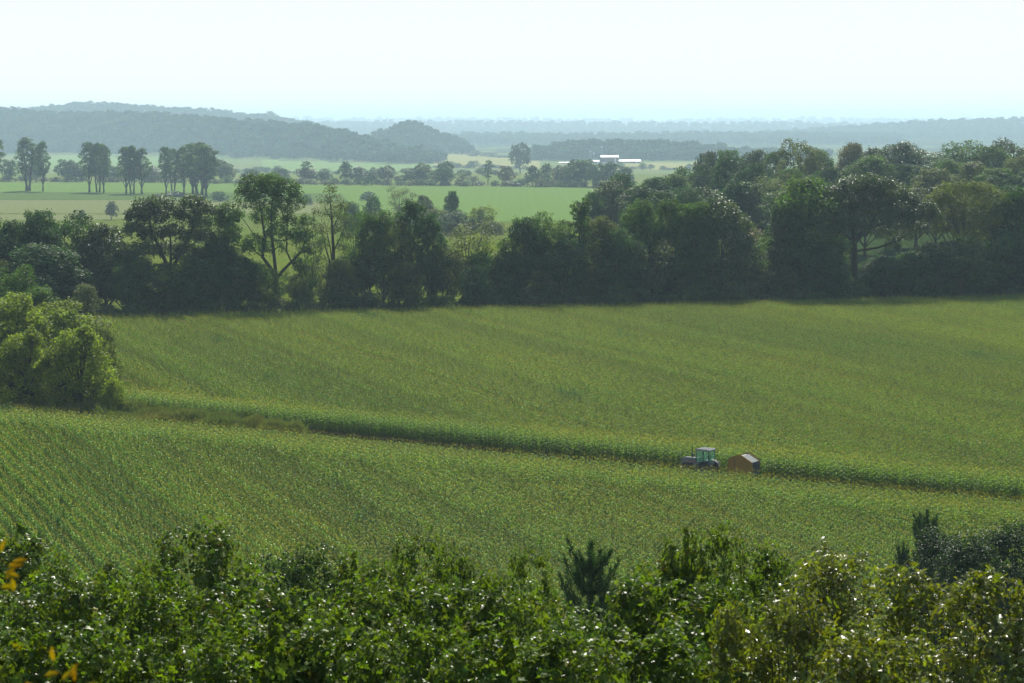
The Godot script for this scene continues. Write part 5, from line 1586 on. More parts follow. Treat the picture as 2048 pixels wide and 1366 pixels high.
	var belt: Array = [
		[-495.0, -2050.9, 6.3, 12.7, "far_bush", "dark", "shrub"],
		[-481.7, -2053.9, 4.5, 10.4, "far_bush", "dark", "shrub"],
		[-466.5, -2037.2, 5.3, 16.6, "far_bush", "dark", "shrub"],
		[-463.6, -2031.8, 20.6, 18.5, "far_1", "mid", "tree"],
		[-453.4, -2041.3, 5.9, 14.4, "far_bush", "dark", "shrub"],
		[-447.4, -2049.1, 7.0, 13.7, "far_bush", "oak", "shrub"],
		[-434.8, -2015.1, 19.0, 21.1, "far_0", "dark", "tree"],
		[-431.1, -2033.3, 4.4, 15.1, "far_bush", "oak", "shrub"],
		[-417.6, -2014.4, 4.6, 15.6, "far_bush", "pale", "shrub"],
		[-411.0, -2032.8, 20.6, 25.4, "far_1", "dark", "tree"],
		[-403.8, -2010.3, 7.6, 14.6, "far_bush", "mid", "shrub"],
		[-399.7, -2021.9, 17.5, 23.0, "far_0", "dark", "tree"],
		[-395.2, -2027.7, 6.8, 13.0, "far_bush", "dark", "shrub"],
		[-375.7, -2011.8, 4.5, 10.9, "far_bush", "dark", "shrub"],
		[-364.4, -2002.0, 5.9, 14.0, "far_bush", "pale", "shrub"],
		[-364.7, -2018.1, 15.3, 21.1, "far_1", "dark", "tree"],
		[-358.0, -2005.9, 5.5, 12.3, "far_bush", "pale", "shrub"],
		[-343.9, -1992.5, 7.5, 14.3, "far_bush", "dark", "shrub"],
		[-328.6, -1991.3, 7.7, 14.2, "far_bush", "dark", "shrub"],
		[-328.8, -2008.0, 15.5, 22.8, "far_0", "oak", "tree"],
		[-321.0, -1998.0, 7.4, 15.7, "far_bush", "pale", "shrub"],
		[-307.1, -1976.1, 5.2, 15.1, "far_bush", "oak", "shrub"],
		[-298.7, -1979.4, 4.5, 15.3, "far_bush", "dark", "shrub"],
		[-284.7, -1971.1, 7.1, 12.4, "far_bush", "oak", "shrub"],
		[-275.7, -1975.2, 6.8, 15.4, "far_bush", "dark", "shrub"],
		[-263.6, -1955.7, 4.7, 14.2, "far_bush", "pale", "shrub"],
		[-266.4, -2017.1, 20.8, 20.2, "far_1", "dark", "tree"],
		[-259.0, -2002.4, 17.4, 18.2, "far_1", "pale", "tree"],
		[-253.9, -1965.8, 7.6, 13.0, "far_bush", "mid", "shrub"],
		[-240.7, -1946.5, 4.8, 13.4, "far_bush", "oak", "shrub"],
		[-233.9, -1948.0, 5.8, 13.5, "far_bush", "pale", "shrub"],
		[-239.1, -2018.0, 11.7, 18.3, "far_0", "dark", "tree"],
		[-228.4, -1965.7, 6.9, 11.8, "far_bush", "dark", "shrub"],
		[-209.1, -1955.7, 5.3, 12.6, "far_bush", "oak", "shrub"],
		[-208.8, -1989.4, 13.6, 19.9, "far_1", "dark", "tree"],
		[-199.7, -1955.1, 6.0, 13.3, "far_bush", "dark", "shrub"],
		[-185.9, -1946.0, 5.8, 12.4, "far_bush", "oak", "shrub"],
		[-185.9, -1985.3, 19.5, 12.6, "far_tall", "dark", "tree"],
		[-182.1, -1982.8, 13.3, 22.5, "far_0", "oak", "tree"],
		[-175.5, -1923.3, 5.5, 15.6, "far_bush", "pale", "shrub"],
		[-167.6, -1970.5, 10.9, 17.9, "far_1", "dark", "tree"],
		[-162.8, -1917.2, 4.5, 12.1, "far_bush", "oak", "shrub"],
		[-154.5, -1915.7, 6.6, 13.4, "far_bush", "pale", "shrub"],
		[-147.9, -1969.8, 19.8, 15.2, "far_0", "dark", "tree"],
		[-143.1, -1907.4, 6.2, 13.7, "far_bush", "dark", "shrub"],
		[-134.3, -1922.4, 6.7, 9.7, "far_bush", "dark", "shrub"],
		[-135.7, -1948.2, 15.8, 20.4, "far_1", "oak", "tree"],
		[-125.4, -1901.0, 7.9, 11.0, "far_bush", "dark", "shrub"],
		[-124.3, -1949.8, 10.5, 17.7, "far_0", "dark", "tree"],
		[-117.1, -1923.3, 5.0, 11.8, "far_bush", "dark", "shrub"],
		[-110.4, -1936.3, 16.9, 18.5, "far_0", "oak", "tree"],
		[-107.6, -1897.6, 6.5, 11.3, "far_bush", "oak", "shrub"],
		[-98.7, -1949.1, 7.8, 13.3, "far_0", "mid", "tree"],
		[-96.2, -1901.7, 4.3, 13.0, "far_bush", "mid", "shrub"],
		[-86.3, -1891.2, 5.2, 14.3, "far_bush", "pale", "shrub"],
		[-86.4, -1930.5, 12.6, 21.9, "far_1", "dark", "tree"],
		[-78.3, -1891.9, 5.8, 13.7, "far_bush", "dark", "shrub"],
		[-77.9, -1935.0, 19.1, 19.3, "far_0", "pale", "tree"],
		[-69.7, -1890.2, 5.4, 14.5, "far_bush", "mid", "shrub"],
		[-61.7, -1920.5, 12.9, 30.6, "far_1", "mid", "tree"],
		[-57.7, -1903.7, 21.0, 19.0, "far_0", "mid", "tree"],
		[-57.4, -1900.0, 4.5, 11.5, "far_bush", "pale", "shrub"],
		[-45.9, -1897.3, 5.4, 10.8, "far_bush", "oak", "shrub"],
		[-42.5, -1896.3, 11.2, 12.9, "far_tall", "mid", "tree"],
		[-39.3, -1871.1, 5.1, 14.2, "far_bush", "mid", "shrub"],
		[-34.2, -1915.7, 7.8, 13.1, "far_tall", "dark", "tree"],
		[-29.1, -1888.9, 4.8, 14.3, "far_bush", "oak", "shrub"],
		[-14.7, -1877.0, 5.3, 10.2, "far_bush", "dark", "shrub"],
		[-5.8, -1871.0, 5.1, 11.4, "far_bush", "pale", "shrub"],
		[2.0, -1867.0, 5.6, 14.8, "far_bush", "oak", "shrub"],
		[7.9, -1873.1, 7.2, 14.6, "far_bush", "dark", "shrub"],
		[17.3, -1870.9, 18.1, 15.3, "far_1", "dark", "tree"],
		[22.9, -1848.5, 7.7, 14.7, "far_bush", "pale", "shrub"],
		[25.8, -1867.8, 11.9, 17.0, "far_1", "mid", "tree"],
		[29.0, -1885.3, 19.6, 14.6, "far_0", "pale", "tree"],
		[33.1, -1859.3, 7.0, 13.2, "far_bush", "pale", "shrub"],
		[40.7, -1848.8, 5.4, 10.6, "far_bush", "mid", "shrub"],
		[41.7, -1879.8, 18.0, 18.8, "far_0", "pale", "tree"],
		[44.9, -1871.8, 10.5, 17.0, "far_0", "pale", "tree"],
		[49.6, -1846.0, 5.2, 14.0, "far_bush", "dark", "shrub"],
		[53.1, -1863.3, 23.3, 19.5, "far_0", "mid", "tree"],
		[58.8, -1857.5, 6.3, 14.7, "far_bush", "dark", "shrub"],
		[62.4, -1865.7, 23.3, 23.7, "far_1", "mid", "tree"],
		[70.2, -1829.1, 6.5, 9.2, "far_bush", "dark", "shrub"],
		[71.6, -1840.2, 20.4, 20.1, "far_0", "dark", "tree"],
		[78.0, -1829.6, 5.4, 13.0, "far_bush", "dark", "shrub"],
		[82.9, -1850.9, 21.9, 21.0, "far_1", "dark", "tree"],
		[88.8, -1820.3, 7.7, 12.6, "far_bush", "dark", "shrub"],
		[93.3, -1825.3, 18.2, 19.1, "far_1", "dark", "tree"],
		[97.5, -1830.1, 7.1, 11.9, "far_bush", "pale", "shrub"],
	]
	var further: Array = [
		[-425.8, -3234.6, 3.7, 17.2, "far_bush", "mid", "tree"],
		[-411.4, -3212.0, 5.5, 20.0, "far_bush", "mid", "tree"],
		[-399.2, -3191.2, 6.4, 23.3, "far_bush", "pale", "tree"],
		[-377.9, -3153.1, 7.3, 18.9, "far_1", "dark", "tree"],
		[-359.2, -3113.9, 9.4, 20.4, "far_1", "mid", "tree"],
		[-345.0, -3082.9, 9.1, 19.9, "far_1", "dark", "tree"],
		[-320.7, -3020.3, 11.3, 19.7, "far_bush", "pale", "tree"],
		[-264.8, -2584.1, 5.4, 17.3, "far_0", "pale", "tree"],
		[-248.6, -2563.5, 7.3, 12.2, "far_bush", "dark", "tree"],
		[-240.5, -2554.5, 6.8, 19.0, "far_bush", "pale", "tree"],
		[-224.4, -2536.7, 4.1, 14.8, "far_0", "pale", "tree"],
		[-213.1, -2524.0, 7.8, 17.3, "far_bush", "mid", "tree"],
		[-199.2, -2510.2, 4.7, 10.8, "far_0", "dark", "tree"],
		[-181.8, -2492.7, 4.7, 16.5, "far_1", "mid", "tree"],
		[-163.9, -2476.5, 5.8, 17.4, "far_bush", "mid", "tree"],
		[-155.6, -2469.1, 9.5, 11.5, "far_bush", "pale", "tree"],
		[-146.7, -2461.7, 8.0, 16.6, "far_0", "pale", "tree"],
		[-133.1, -2449.4, 5.5, 16.6, "far_0", "pale", "tree"],
		[-116.4, -2436.0, 8.4, 17.0, "far_0", "pale", "tree"],
		[-108.2, -2429.9, 8.5, 13.2, "far_1", "dark", "tree"],
		[-89.3, -2415.3, 5.6, 13.5, "far_bush", "mid", "tree"],
		[-127.2, -3699.0, 4.5, 16.2, "far_1", "dark", "tree"],
		[-79.9, -2408.1, 6.5, 15.4, "far_1", "pale", "tree"],
		[-111.2, -3691.6, 12.8, 21.0, "far_0", "mid", "tree"],
		[-68.4, -2399.7, 6.6, 16.2, "far_bush", "dark", "tree"],
		[-104.1, -3687.9, 12.0, 20.6, "far_0", "pale", "tree"],
		[-91.8, -3682.4, 9.1, 24.4, "far_bush", "dark", "tree"],
		[-53.6, -2388.9, 7.0, 14.0, "far_bush", "dark", "tree"],
		[-47.2, -2384.1, 6.1, 10.1, "far_bush", "dark", "tree"],
		[-72.3, -3673.1, 7.2, 21.2, "far_bush", "mid", "tree"],
		[-90.3, -4985.4, 8.1, 27.9, "far_bush", "pale", "tree"],
		[-63.6, -3669.5, 13.1, 24.6, "far_1", "mid", "tree"],
		[-80.5, -4958.0, 14.7, 37.0, "far_0", "pale", "tree"],
		[-31.8, -2373.4, 8.9, 17.4, "far_0", "mid", "tree"],
		[-46.7, -3660.3, 7.7, 20.3, "far_bush", "dark", "tree"],
		[-53.7, -4881.7, 10.6, 36.6, "far_1", "dark", "tree"],
		[-34.9, -3654.8, 7.8, 26.3, "far_0", "dark", "tree"],
		[-42.7, -4850.0, 10.9, 23.9, "far_bush", "mid", "tree"],
		[-17.9, -2365.1, 6.7, 10.1, "far_1", "pale", "tree"],
		[-21.6, -3649.3, 5.8, 20.3, "far_0", "pale", "tree"],
		[-25.9, -4801.7, 7.6, 32.2, "far_bush", "mid", "tree"],
		[-11.4, -2360.4, 3.2, 14.3, "far_1", "mid", "tree"],
		[-9.9, -3643.8, 5.2, 17.1, "far_bush", "dark", "tree"],
		[-11.4, -4761.0, 7.6, 32.5, "far_bush", "dark", "tree"],
		[1.1, -2352.1, 4.9, 15.6, "far_bush", "pale", "tree"],
		[4.2, -3636.5, 4.3, 20.8, "far_bush", "dark", "tree"],
		[15.9, -4683.0, 13.8, 20.8, "far_0", "pale", "tree"],
		[24.9, -3627.4, 4.6, 20.2, "far_bush", "mid", "tree"],
		[33.9, -4631.7, 13.2, 33.7, "far_bush", "mid", "tree"],
		[176.8, -3584.1, 13.4, 17.5, "far_bush", "mid", "tree"],
		[195.8, -3573.3, 5.6, 22.7, "far_1", "dark", "tree"],
		[210.9, -3562.6, 11.8, 18.3, "far_bush", "mid", "tree"],
		[223.5, -3553.7, 9.4, 14.9, "far_1", "pale", "tree"],
		[242.7, -3541.3, 7.0, 15.2, "far_bush", "dark", "tree"],
		[251.8, -3534.2, 4.0, 14.8, "far_bush", "dark", "tree"],
		[260.7, -3527.1, 4.3, 15.1, "far_1", "dark", "tree"],
		[281.9, -3511.2, 11.2, 18.7, "far_bush", "mid", "tree"],
		[295.6, -3500.7, 4.3, 18.2, "far_bush", "dark", "tree"],
	]
	for t in single:
		plant(t[5], t[0], t[7], t[8], Vector3(t[1], land(t[1], t[2]) - 0.1, t[2]), t[3], t[4], M[t[6]], rng.randf() * TAU, t[9])
	var marks: Array = [[-0.2209, "the broad-headed leftmost poplar"], [-0.1886, "the three clustered poplars"], [-0.1689, "the lone forked poplar"], [-0.1423, "the dense poplar clump"], [-0.1073, "the tall forked hedgerow tree"], [-0.0377, "the bare dead tree"], [-0.0109, "the slim upright valley tree"], [0.0036, "the tall round-topped valley tree"]]
	for t in belt:
		plant(t[4], "hedge_" + t[6], beside(t[0] / -t[1], marks, "hazy %s %s of the valley hedge" % [{"dark": "dark", "oak": "bluish", "mid": "green", "pale": "pale"}[t[5]], t[6]]), t[6], Vector3(t[0], land(t[0], t[1]) - 0.1, t[1]), t[2], t[3], M[t[5]], rng.randf() * TAU, "hedge of small trees across the valley")
	for t in further:
		plant(t[4], "distant_tree", beside(t[0] / -t[1], marks, "small hazy %s tree among the far fields" % {"dark": "dark", "mid": "green", "pale": "pale"}[t[5]]), "tree", Vector3(t[0], land(t[0], t[1]) - 0.1, t[1]), t[2], t[3], M[t[5]], rng.randf() * TAU, "small trees among the far fields")
	# the bare dead tree
	var at := Vector3(-35.9, 0, -955.0)
	at.y = land(at.x, at.z)
	var d := thing("dead_tree", "bare dead tree with crooked branches above the scrub clump", "tree", at)
	var tr := Shape.new()
	tr.tube([Vector3(0, -0.3, 0), Vector3(0.2, 6, 0), Vector3(0.4, 9, 0.1), Vector3(-0.1, 12.5, 0)], [0.4, 0.3, 0.22, 0.05], 6, Color.WHITE)
	part("trunk", tr.mesh(), M.bark, d)
	for b in [[Vector3(0.3, 7.5, 0), Vector3(-2.2, 10, 0.4), Vector3(-4.4, 12.2, 0)], [Vector3(0.4, 8.6, 0), Vector3(2.2, 10.4, -0.3), Vector3(3.6, 12.0, 0)], [Vector3(0.4, 9, 0), Vector3(0.9, 11.5, 0.4), Vector3(0.2, 13.4, 0)], [Vector3(0.2, 6.2, 0), Vector3(2.2, 7.6, 0.5), Vector3(4.0, 7.8, 0)], [Vector3(0.2, 6.4, 0), Vector3(-2, 7.0, 0), Vector3(-4.2, 8.6, 0.3)], [Vector3(-2.2, 10, 0.4), Vector3(-2.6, 11.4, 0), Vector3(-2.2, 12.8, 0)], [Vector3(2.2, 10.4, -0.3), Vector3(3.4, 10.6, 0), Vector3(4.6, 11.4, 0)]]:
		var s := Shape.new()
		s.tube(b, [0.16, 0.1, 0.03], 5, Color.WHITE)
		part("branch", s.mesh(), M.bark, d)

func far_hills() -> void:
	# whole woods on the far slopes, each one mass of crowns
	var s := Shape.new()
	for i in 9:
		var o := Vector3(rng.randfn(0, 2.2), rng.randf_range(4.0, 11.0), rng.randfn(0, 2.2))
		for j in 15:
			var d := on_ball()
			if d.y < -0.5: continue
			put_leaf(s, o + d * 2.4, (d + Vector3.UP * 0.4 + on_ball() * 0.7).normalized(), rng.randf_range(2.0, 3.4), tone())
	s.tube([Vector3(0, -1, 0), Vector3(0, 9, 0)], [0.3, 0.15], 4, Color(0.4, 0.3, 0.2))
	var crown := s.mesh()
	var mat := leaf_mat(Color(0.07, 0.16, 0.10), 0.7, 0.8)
	var names := ["woodland on the long hill behind the poplars", "paler woodland along the higher ridge behind the long hill", "woodland on the small cone-shaped hill", "woodland behind the white-roofed barn", "very hazy woodland on the distant hill at the right", "hazy woodland on a low distant rise", "faint woodland on the far plain", "faintest woodland along the horizon"]
	var spacing := [12.0, 15.0, 11.0, 11.0, 28.0, 26.0, 60.0, 150.0]
	var grown := [1.25, 1.35, 1.05, 1.25, 1.7, 1.6, 2.3, 4.0]
	for k in RIDGES.size():
		var h: Dictionary = RIDGES[k]
		var spots: Array = []
		var tints: Array = []
		var st: float = spacing[k]
		var r: float = h.near
		while r < h.far:
			var reach := minf(absf(h.u[0]) * r, 0.275 * r)
			var x := maxf(h.u[0], -0.275) * r
			while x < minf(h.u[-1], 0.275) * r:
				var px: float = x + rng.randf_range(-0.5, 0.5) * st
				var pr: float = r + rng.randf_range(-0.5, 0.5) * st
				x += st
				var hh := hill(k, px / pr, pr)
				if hh < 0.8: continue
				if k == 3 and pr < 4240.0 and px > 60.0 and px < 290.0: continue
				if pr > tab(h.u, h.crest, px / pr) + st * 5.0: continue
				var g: float = grown[k] * rng.randf_range(0.6, 1.5) * (0.85 + 0.4 * noise.get_noise_2d(px * 0.6, pr * 0.6)) * (1.3 if k < 4 and rng.randf() < 0.06 else 1.0)
				spots.append(Transform3D(Basis(Vector3.UP, rng.randf() * TAU).scaled(Vector3(g * rng.randf_range(0.9, 1.2), g, g)), Vector3(px, land(px, -pr) - 0.5, -pr)))
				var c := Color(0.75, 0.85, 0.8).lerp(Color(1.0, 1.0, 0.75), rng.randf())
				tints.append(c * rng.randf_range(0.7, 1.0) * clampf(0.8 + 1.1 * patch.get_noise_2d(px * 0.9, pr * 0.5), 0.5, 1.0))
			r += st
		scatter("hillside_woodland", names[k], crown, mat, spots, tints)
	var tx := -848.3
	var tz := -7750.0
	plant("far_0", "ridge_tree", "large flat-topped tree standing out on the high ridge's skyline", "tree", Vector3(tx, land(tx, tz), tz), 36, 42, M.dark, 0.4)

func left_trees() -> void:
	var trees: Array = [
		[-59.3, -300.0, 56.5, 0.0, "low_willow", "yellow", "large rounded yellow-green bush at the lane's left end, right of its twin"],
		[-67.7, -304.0, 56.7, 0.0, "low_willow_second", "yellow", "rounded yellow-green bush cut by the left edge of the view"],
		[-73.1, -322.0, 15.2, 12.1, "round_0", "yellow", "yellow-green tree behind the left rounded bush"],
		[-68.2, -330.0, 13.7, 15.0, "round_1", "yellow", "broad yellowish tree behind the right rounded bush"],
		[-60.7, -322.0, 10.8, 7.0, "bush_1", "olive", "olive shrub filling the gap right of the broad yellowish tree"],
		[-82.9, -362.0, 16.8, 9.1, "vase_1", "mid", "green tree rising behind the yellow-green trees at the left edge"],
		[-75.9, -352.0, 13.9, 10.4, "round_2", "mid", "mid-green tree behind the broad yellowish tree"],
		[-76.4, -392.0, 11.5, 6.7, "tall_0", "pale", "small pale-topped tree standing before the dark hedgerow"],
		[-54.0, -296.0, 6.0, 4.0, "bush_2", "yellow", "low yellowish shrub at the right foot of the rounded bushes"],
		[-68.0, -312.0, 7.7, 10.6, "round_2", "yellow", "yellow-green tree filling the gap behind the two rounded bushes"],
		[-61.7, -312.0, 8.4, 9.9, "round_0", "yellow", "yellow-green tree close behind the larger rounded bush"],
		[-78.0, -318.0, 15.1, 13.0, "round_2", "yellow", "yellow-green tree beyond the left edge"],
	]
	for t in trees:
		var k: Dictionary = kinds[t[4]]
		var as_grown: bool = t[3] == 0.0
		var name_ := "rounded_bush" if as_grown else ("low_shrub" if t[4].begins_with("bush") else "lane_tree")
		plant(t[4], name_, t[6], "tree" if name_ == "lane_tree" else "bush", Vector3(t[0], land(t[0], t[1]) - 0.1, t[1]), k.H if as_grown else t[2], k.W if as_grown else t[3], M[t[5]], 0.0 if as_grown else rng.randf() * TAU, "trees at the left end of the lane")

func near_trees() -> void:
	grow_near("near_0", 9.0, 3.2, shoots(9.0, 3.2, 4.2, 26), MAPLE, 66, 0.15, 0.06, 0.06, 3)
	grow_near("near_1", 9.0, 3.6, shoots(9.0, 3.6, 4.4, 28), MAPLE, 66, 0.145, 0.06, 0.06, 2)
	grow_near("near_2", 8.5, 4.0, shoots(8.5, 4.0, 4.6, 30), MAPLE, 66, 0.15, 0.06, 0.08, 3)
	grow_near("near_3", 8.5, 5.0, lobes_of("round", 8.5, 5.0, 3.6, 40, 0.27), MAPLE, 56, 0.145, 0.07, 0.07, 3, 1.1)
	grow_near("near_4", 8.0, 5.0, lobes_of("bush", 8.0, 5.0, 3.4, 40, 0.26), MAPLE, 56, 0.14, 0.07, 0.05, 2, 1.1)
	grow_near("oak_a", 8.5, 4.4, lobes_of("round", 8.5, 4.4, 4.0, 26, 0.34), OAK, 100, 0.165, 0.10, 0.05, 2, 1.6)
	grow_near("oak_b", 9.0, 5.0, lobes_of("round", 9.0, 5.0, 4.2, 28, 0.34), OAK, 100, 0.165, 0.11, 0.05, 1, 1.6)
	grow_near("glossy_0", 6.0, 6.0, lobes_of("bush", 6.0, 6.0, 0.6, 24, 0.36), PLAIN, 170, 0.2, 0.1, 0.0, 3, 1.3)
	grow_pine("pine_0", 5.0, 2.6, 10)
	grow_pine("pine_1", 4.6, 3.4, 9)
	var trees: Array = [
		[-8.0, -32.2, 8.5, 3.3, "near_3", "near", "@front open-crowned", "sapling"],
		[-9.5, -39.6, 9.2, 3.0, "near_4", "near", "@mid leafy", "sapling"],
		[-13.4, -59.0, 10.6, 3.3, "near_0", "near", "dark leafy sapling at the left edge, its top against the maize rows", "sapling"],
		[-6.6, -29.8, 8.7, 3.0, "near_2", "near", "@front bushy", "sapling"],
		[-8.8, -41.0, 9.3, 3.1, "near_1", "near", "@mid dense", "sapling"],
		[-11.6, -55.0, 9.8, 2.9, "near_3", "near", "rounded sapling right of the left-edge sapling", "sapling"],
		[-5.7, -29.8, 8.7, 3.0, "near_3", "near", "@front broad-crowned", "sapling"],
		[-7.8, -41.2, 9.3, 3.1, "near_3", "near", "@mid open-crowned", "sapling"],
		[-10.1, -54.0, 9.5, 3.0, "near_2", "near", "low sapling under the slanting maize rows", "sapling"],
		[-6.8, -40.5, 9.3, 3.0, "near_3", "near", "@mid bushy", "sapling"],
		[-9.3, -56.0, 9.8, 2.7, "near_4", "near", "leafy sapling left of the pointed one", "sapling"],
		[-5.0, -30.8, 8.5, 3.1, "near_4", "near", "@front leafy", "sapling"],
		[-7.6, -52.0, 10.5, 3.3, "near_1", "near", "pointed tall sapling with a thin leader above the left maize rows", "sapling"],
		[-6.0, -41.9, 9.1, 3.1, "near_4", "near", "@mid broad-crowned", "sapling"],
		[-4.1, -29.8, 8.6, 3.0, "near_3", "near", "@front dense", "sapling"],
		[-6.8, -54.0, 9.7, 3.0, "near_3", "near", "rounded sapling right of the pointed tall one", "sapling"],
		[-4.9, -39.4, 9.2, 3.0, "near_1", "near", "@mid leafy", "sapling"],
		[-3.4, -31.3, 8.7, 3.2, "near_2", "near", "@front open-crowned", "sapling"],
		[-6.0, -57.0, 9.8, 3.0, "near_3", "near_blue", "bluish-dark sapling by a dark patch of maize", "sapling"],
		[-4.1, -41.4, 9.0, 3.1, "near_3", "near", "@mid dense", "sapling"],
		[-5.0, -55.0, 10.1, 2.9, "near_3", "near_blue", "dark bushy sapling, left of the dense middle one", "sapling"],
		[-2.4, -31.2, 8.7, 3.2, "near_3", "near", "@front bushy", "sapling"],
		[-3.9, -54.0, 9.8, 2.6, "near_2", "near", "leafy sapling between two taller ones", "sapling"],
		[-3.0, -42.0, 9.2, 3.1, "near_3", "near", "@mid open-crowned", "sapling"],
		[-3.1, -52.0, 9.6, 2.3, "near_1", "near", "low sapling left of the dense middle one", "sapling"],
		[-2.3, -41.7, 9.2, 3.1, "near_4", "near", "@mid bushy", "sapling"],
		[-1.6, -30.3, 8.7, 3.1, "near_4", "near", "@front broad-crowned", "sapling"],
		[-2.2, -50.0, 10.3, 2.8, "near_4", "near", "dense middle sapling with domed top and dark core", "sapling"],
		[-1.5, -52.0, 10.0, 2.5, "near_3", "near", "sapling joined to the right of the dense middle one", "sapling"],
		[-1.0, -39.4, 9.2, 3.0, "near_1", "near", "@mid broad-crowned", "sapling"],
		[-0.7, -29.9, 8.5, 3.1, "near_3", "near", "@front leafy", "sapling"],
		[-0.6, -52.0, 9.4, 2.3, "near_1", "near", "low sapling in the dip left of the narrow sapling", "sapling"],
		[-0.2, -40.1, 9.2, 3.0, "near_3", "near", "@mid leafy", "sapling"],
		[0.0, -30.2, 8.5, 3.1, "near_2", "near", "@front dense", "sapling"],
		[0.4, -51.0, 10.0, 2.1, "near_4", "near", "narrow sapling left of the dark pine", "sapling"],
		[0.9, -45.0, 8.8, 2.2, "near_2", "near", "low sapling at the pine's left foot", "sapling"],
		[1.0, -42.5, 8.7, 3.2, "near_3", "near", "@mid dense", "sapling"],
		[0.8, -30.6, 8.7, 3.1, "near_3", "near", "@front open-crowned", "sapling"],
		[3.5, -96.0, 10.5, 5.0, "pine_1", "pine", "dark pine with upswept boughs standing alone above the saplings", "pine_tree"],
		[1.9, -40.5, 8.8, 3.0, "near_4", "near", "@mid open-crowned", "sapling"],
		[1.7, -31.8, 8.5, 3.3, "near_4", "near", "@front bushy", "sapling"],
		[3.0, -50.0, 9.5, 2.4, "near_3", "near", "sapling right of the dark pine", "sapling"],
		[2.8, -40.7, 9.3, 3.1, "near_1", "near", "@mid bushy", "sapling"],
		[2.5, -32.1, 8.6, 3.3, "near_3", "near", "@front broad-crowned", "sapling"],
		[3.9, -49.0, 10.3, 2.4, "near_2", "near", "tall sapling, left half of the high group right of the pine", "sapling"],
		[4.0, -41.4, 9.3, 3.1, "near_3", "near", "@mid broad-crowned", "sapling"],
		[4.7, -48.0, 10.5, 2.5, "near_4", "near", "tallest sapling right of the pine, bare stems showing below", "sapling"],
		[3.4, -33.0, 8.8, 1.9, "oak_a", "near_warm", "small warm-leaved oak left of the big near oak", "oak_tree"],
		[5.6, -49.0, 9.9, 2.4, "near_1", "near", "sapling right of the tallest one, maize behind", "sapling"],
		[4.3, -33.0, 9.2, 2.5, "oak_b", "near_warm", "near oak crown between the small warm-leaved oak and the highest dome", "oak_tree"],
		[6.4, -48.0, 9.6, 2.2, "near_3", "near", "sapling left of the big near oak's crown", "sapling"],
		[6.5, -45.0, 9.8, 2.0, "near_0", "near_warm", "sapling with warm green leaves behind the near oak", "sapling"],
		[5.4, -36.0, 9.8, 3.3, "oak_b", "near_warm", "big near oak, its left dome rising highest, glints on lobed leaves", "oak_tree"],
		[4.3, -26.0, 8.7, 2.7, "oak_b", "near_warm", "nearest oak crown filling the bottom right of the view", "oak_tree"],
		[28.5, -158.0, 9.1, 2.4, "pine_0", "pine", "smallest pine, low and half hidden left of the dark glossy shrub", "pine_tree"],
		[6.4, -34.0, 9.4, 2.9, "oak_a", "near_warm", "near oak crown in front of the dark glossy shrub", "oak_tree"],
		[30.2, -158.0, 11.6, 4.8, "pine_0", "pine", "small pine with upright tips beside the dark glossy shrub", "pine_tree"],
		[29.9, -150.0, 10.4, 7.8, "glossy_0", "near_dark", "dark glossy-leaved shrub beside the right-hand pine", "glossy_shrub"],
		[30.5, -144.0, 10.1, 7.2, "glossy_0", "near_dark", "lower dark glossy shrub between the two taller ones", "glossy_shrub"],
		[6.8, -31.0, 9.3, 3.0, "oak_a", "near_warm", "big near oak at the right edge with bare dark limbs", "oak_tree"],
		[33.8, -148.0, 10.9, 7.7, "glossy_0", "near_dark", "dark glossy-leaved tree at the right edge", "glossy_shrub"],
	]
	var mid := 0
	var front := 0
	for t in trees:
		var label: String = t[6]
		if label.begins_with("@mid "):
			mid += 1
			label = "%s sapling on the slope, %s from the left in the middle row" % [label.substr(5), ORD[mid]]
		elif label.begins_with("@front "):
			front += 1
			label = "%s sapling along the bottom of the view, %s from the left" % [label.substr(7), ORD[front]]
		var o := plant(t[4], t[7], label, "shrub" if t[7] == "glossy_shrub" else "tree", Vector3(t[0], land(t[0], t[1]) - 0.15, t[1]), t[2], t[3], M[t[5]], rng.randf() * TAU, "young trees on the near slope" if t[7] == "sapling" else "")
		if t[4].begins_with("oak"): loose_leaves(o, kinds[t[4]], 110, OAK, M.near_warm)
		elif t[4].begins_with("near") and -t[1] < 46.0: loose_leaves(o, kinds[t[4]], 60, MAPLE, M[t[5]])
	sprig("thin twig of blurred golden leaves very close at the left edge", Vector3(-1.89, 38.37, -8.00), [[0.0, 0.05, 1.2], [0.03, 0.0, 0.15], [0.02, -0.02, -0.2], [0.045, 0.01, 0.3], [0.02, -0.05, 1.0], [0.045, -0.04, -1.4], [0.0, -0.08, 0.1]])
	sprig("blurred yellow-green leaf tips very close at the bottom left", Vector3(-1.68, 37.96, -8.00), [[-0.05, 0.0, 0.2], [-0.02, 0.05, 1.8], [0.01, -0.02, 0.8], [0.04, -0.01, 1.2], [0.06, -0.02, 1.7], [0.09, -0.05, 0.2], [-0.08, -0.06, 2.4]])

func shoots(H: float, W: float, foot: float, n: int) -> Array:
	# the ragged top of a young tree: leafy shoots of uneven height round a few stems
	var out: Array = []
	for i in n:
		var t := (i + 0.5) / n
		var a := i * 2.39996 + rng.randf_range(-0.4, 0.4)
		var rr := W * 0.5 * (1.0 - 0.6 * pow(t, 2.5)) * rng.randf_range(0.35, 0.85)
		var lr := W * rng.randf_range(0.15, 0.25) * (1.15 - 0.5 * t)
		out.append([Vector3(cos(a) * rr, foot + (H - foot) * (0.04 + 0.92 * t) + rng.randf_range(-0.25, 0.25), sin(a) * rr), Vector3(lr, lr * rng.randf_range(0.9, 1.7), lr)])
	out.append([Vector3(0.05, H + 0.1, 0), Vector3(0.14, 0.4, 0.14)])
	return out

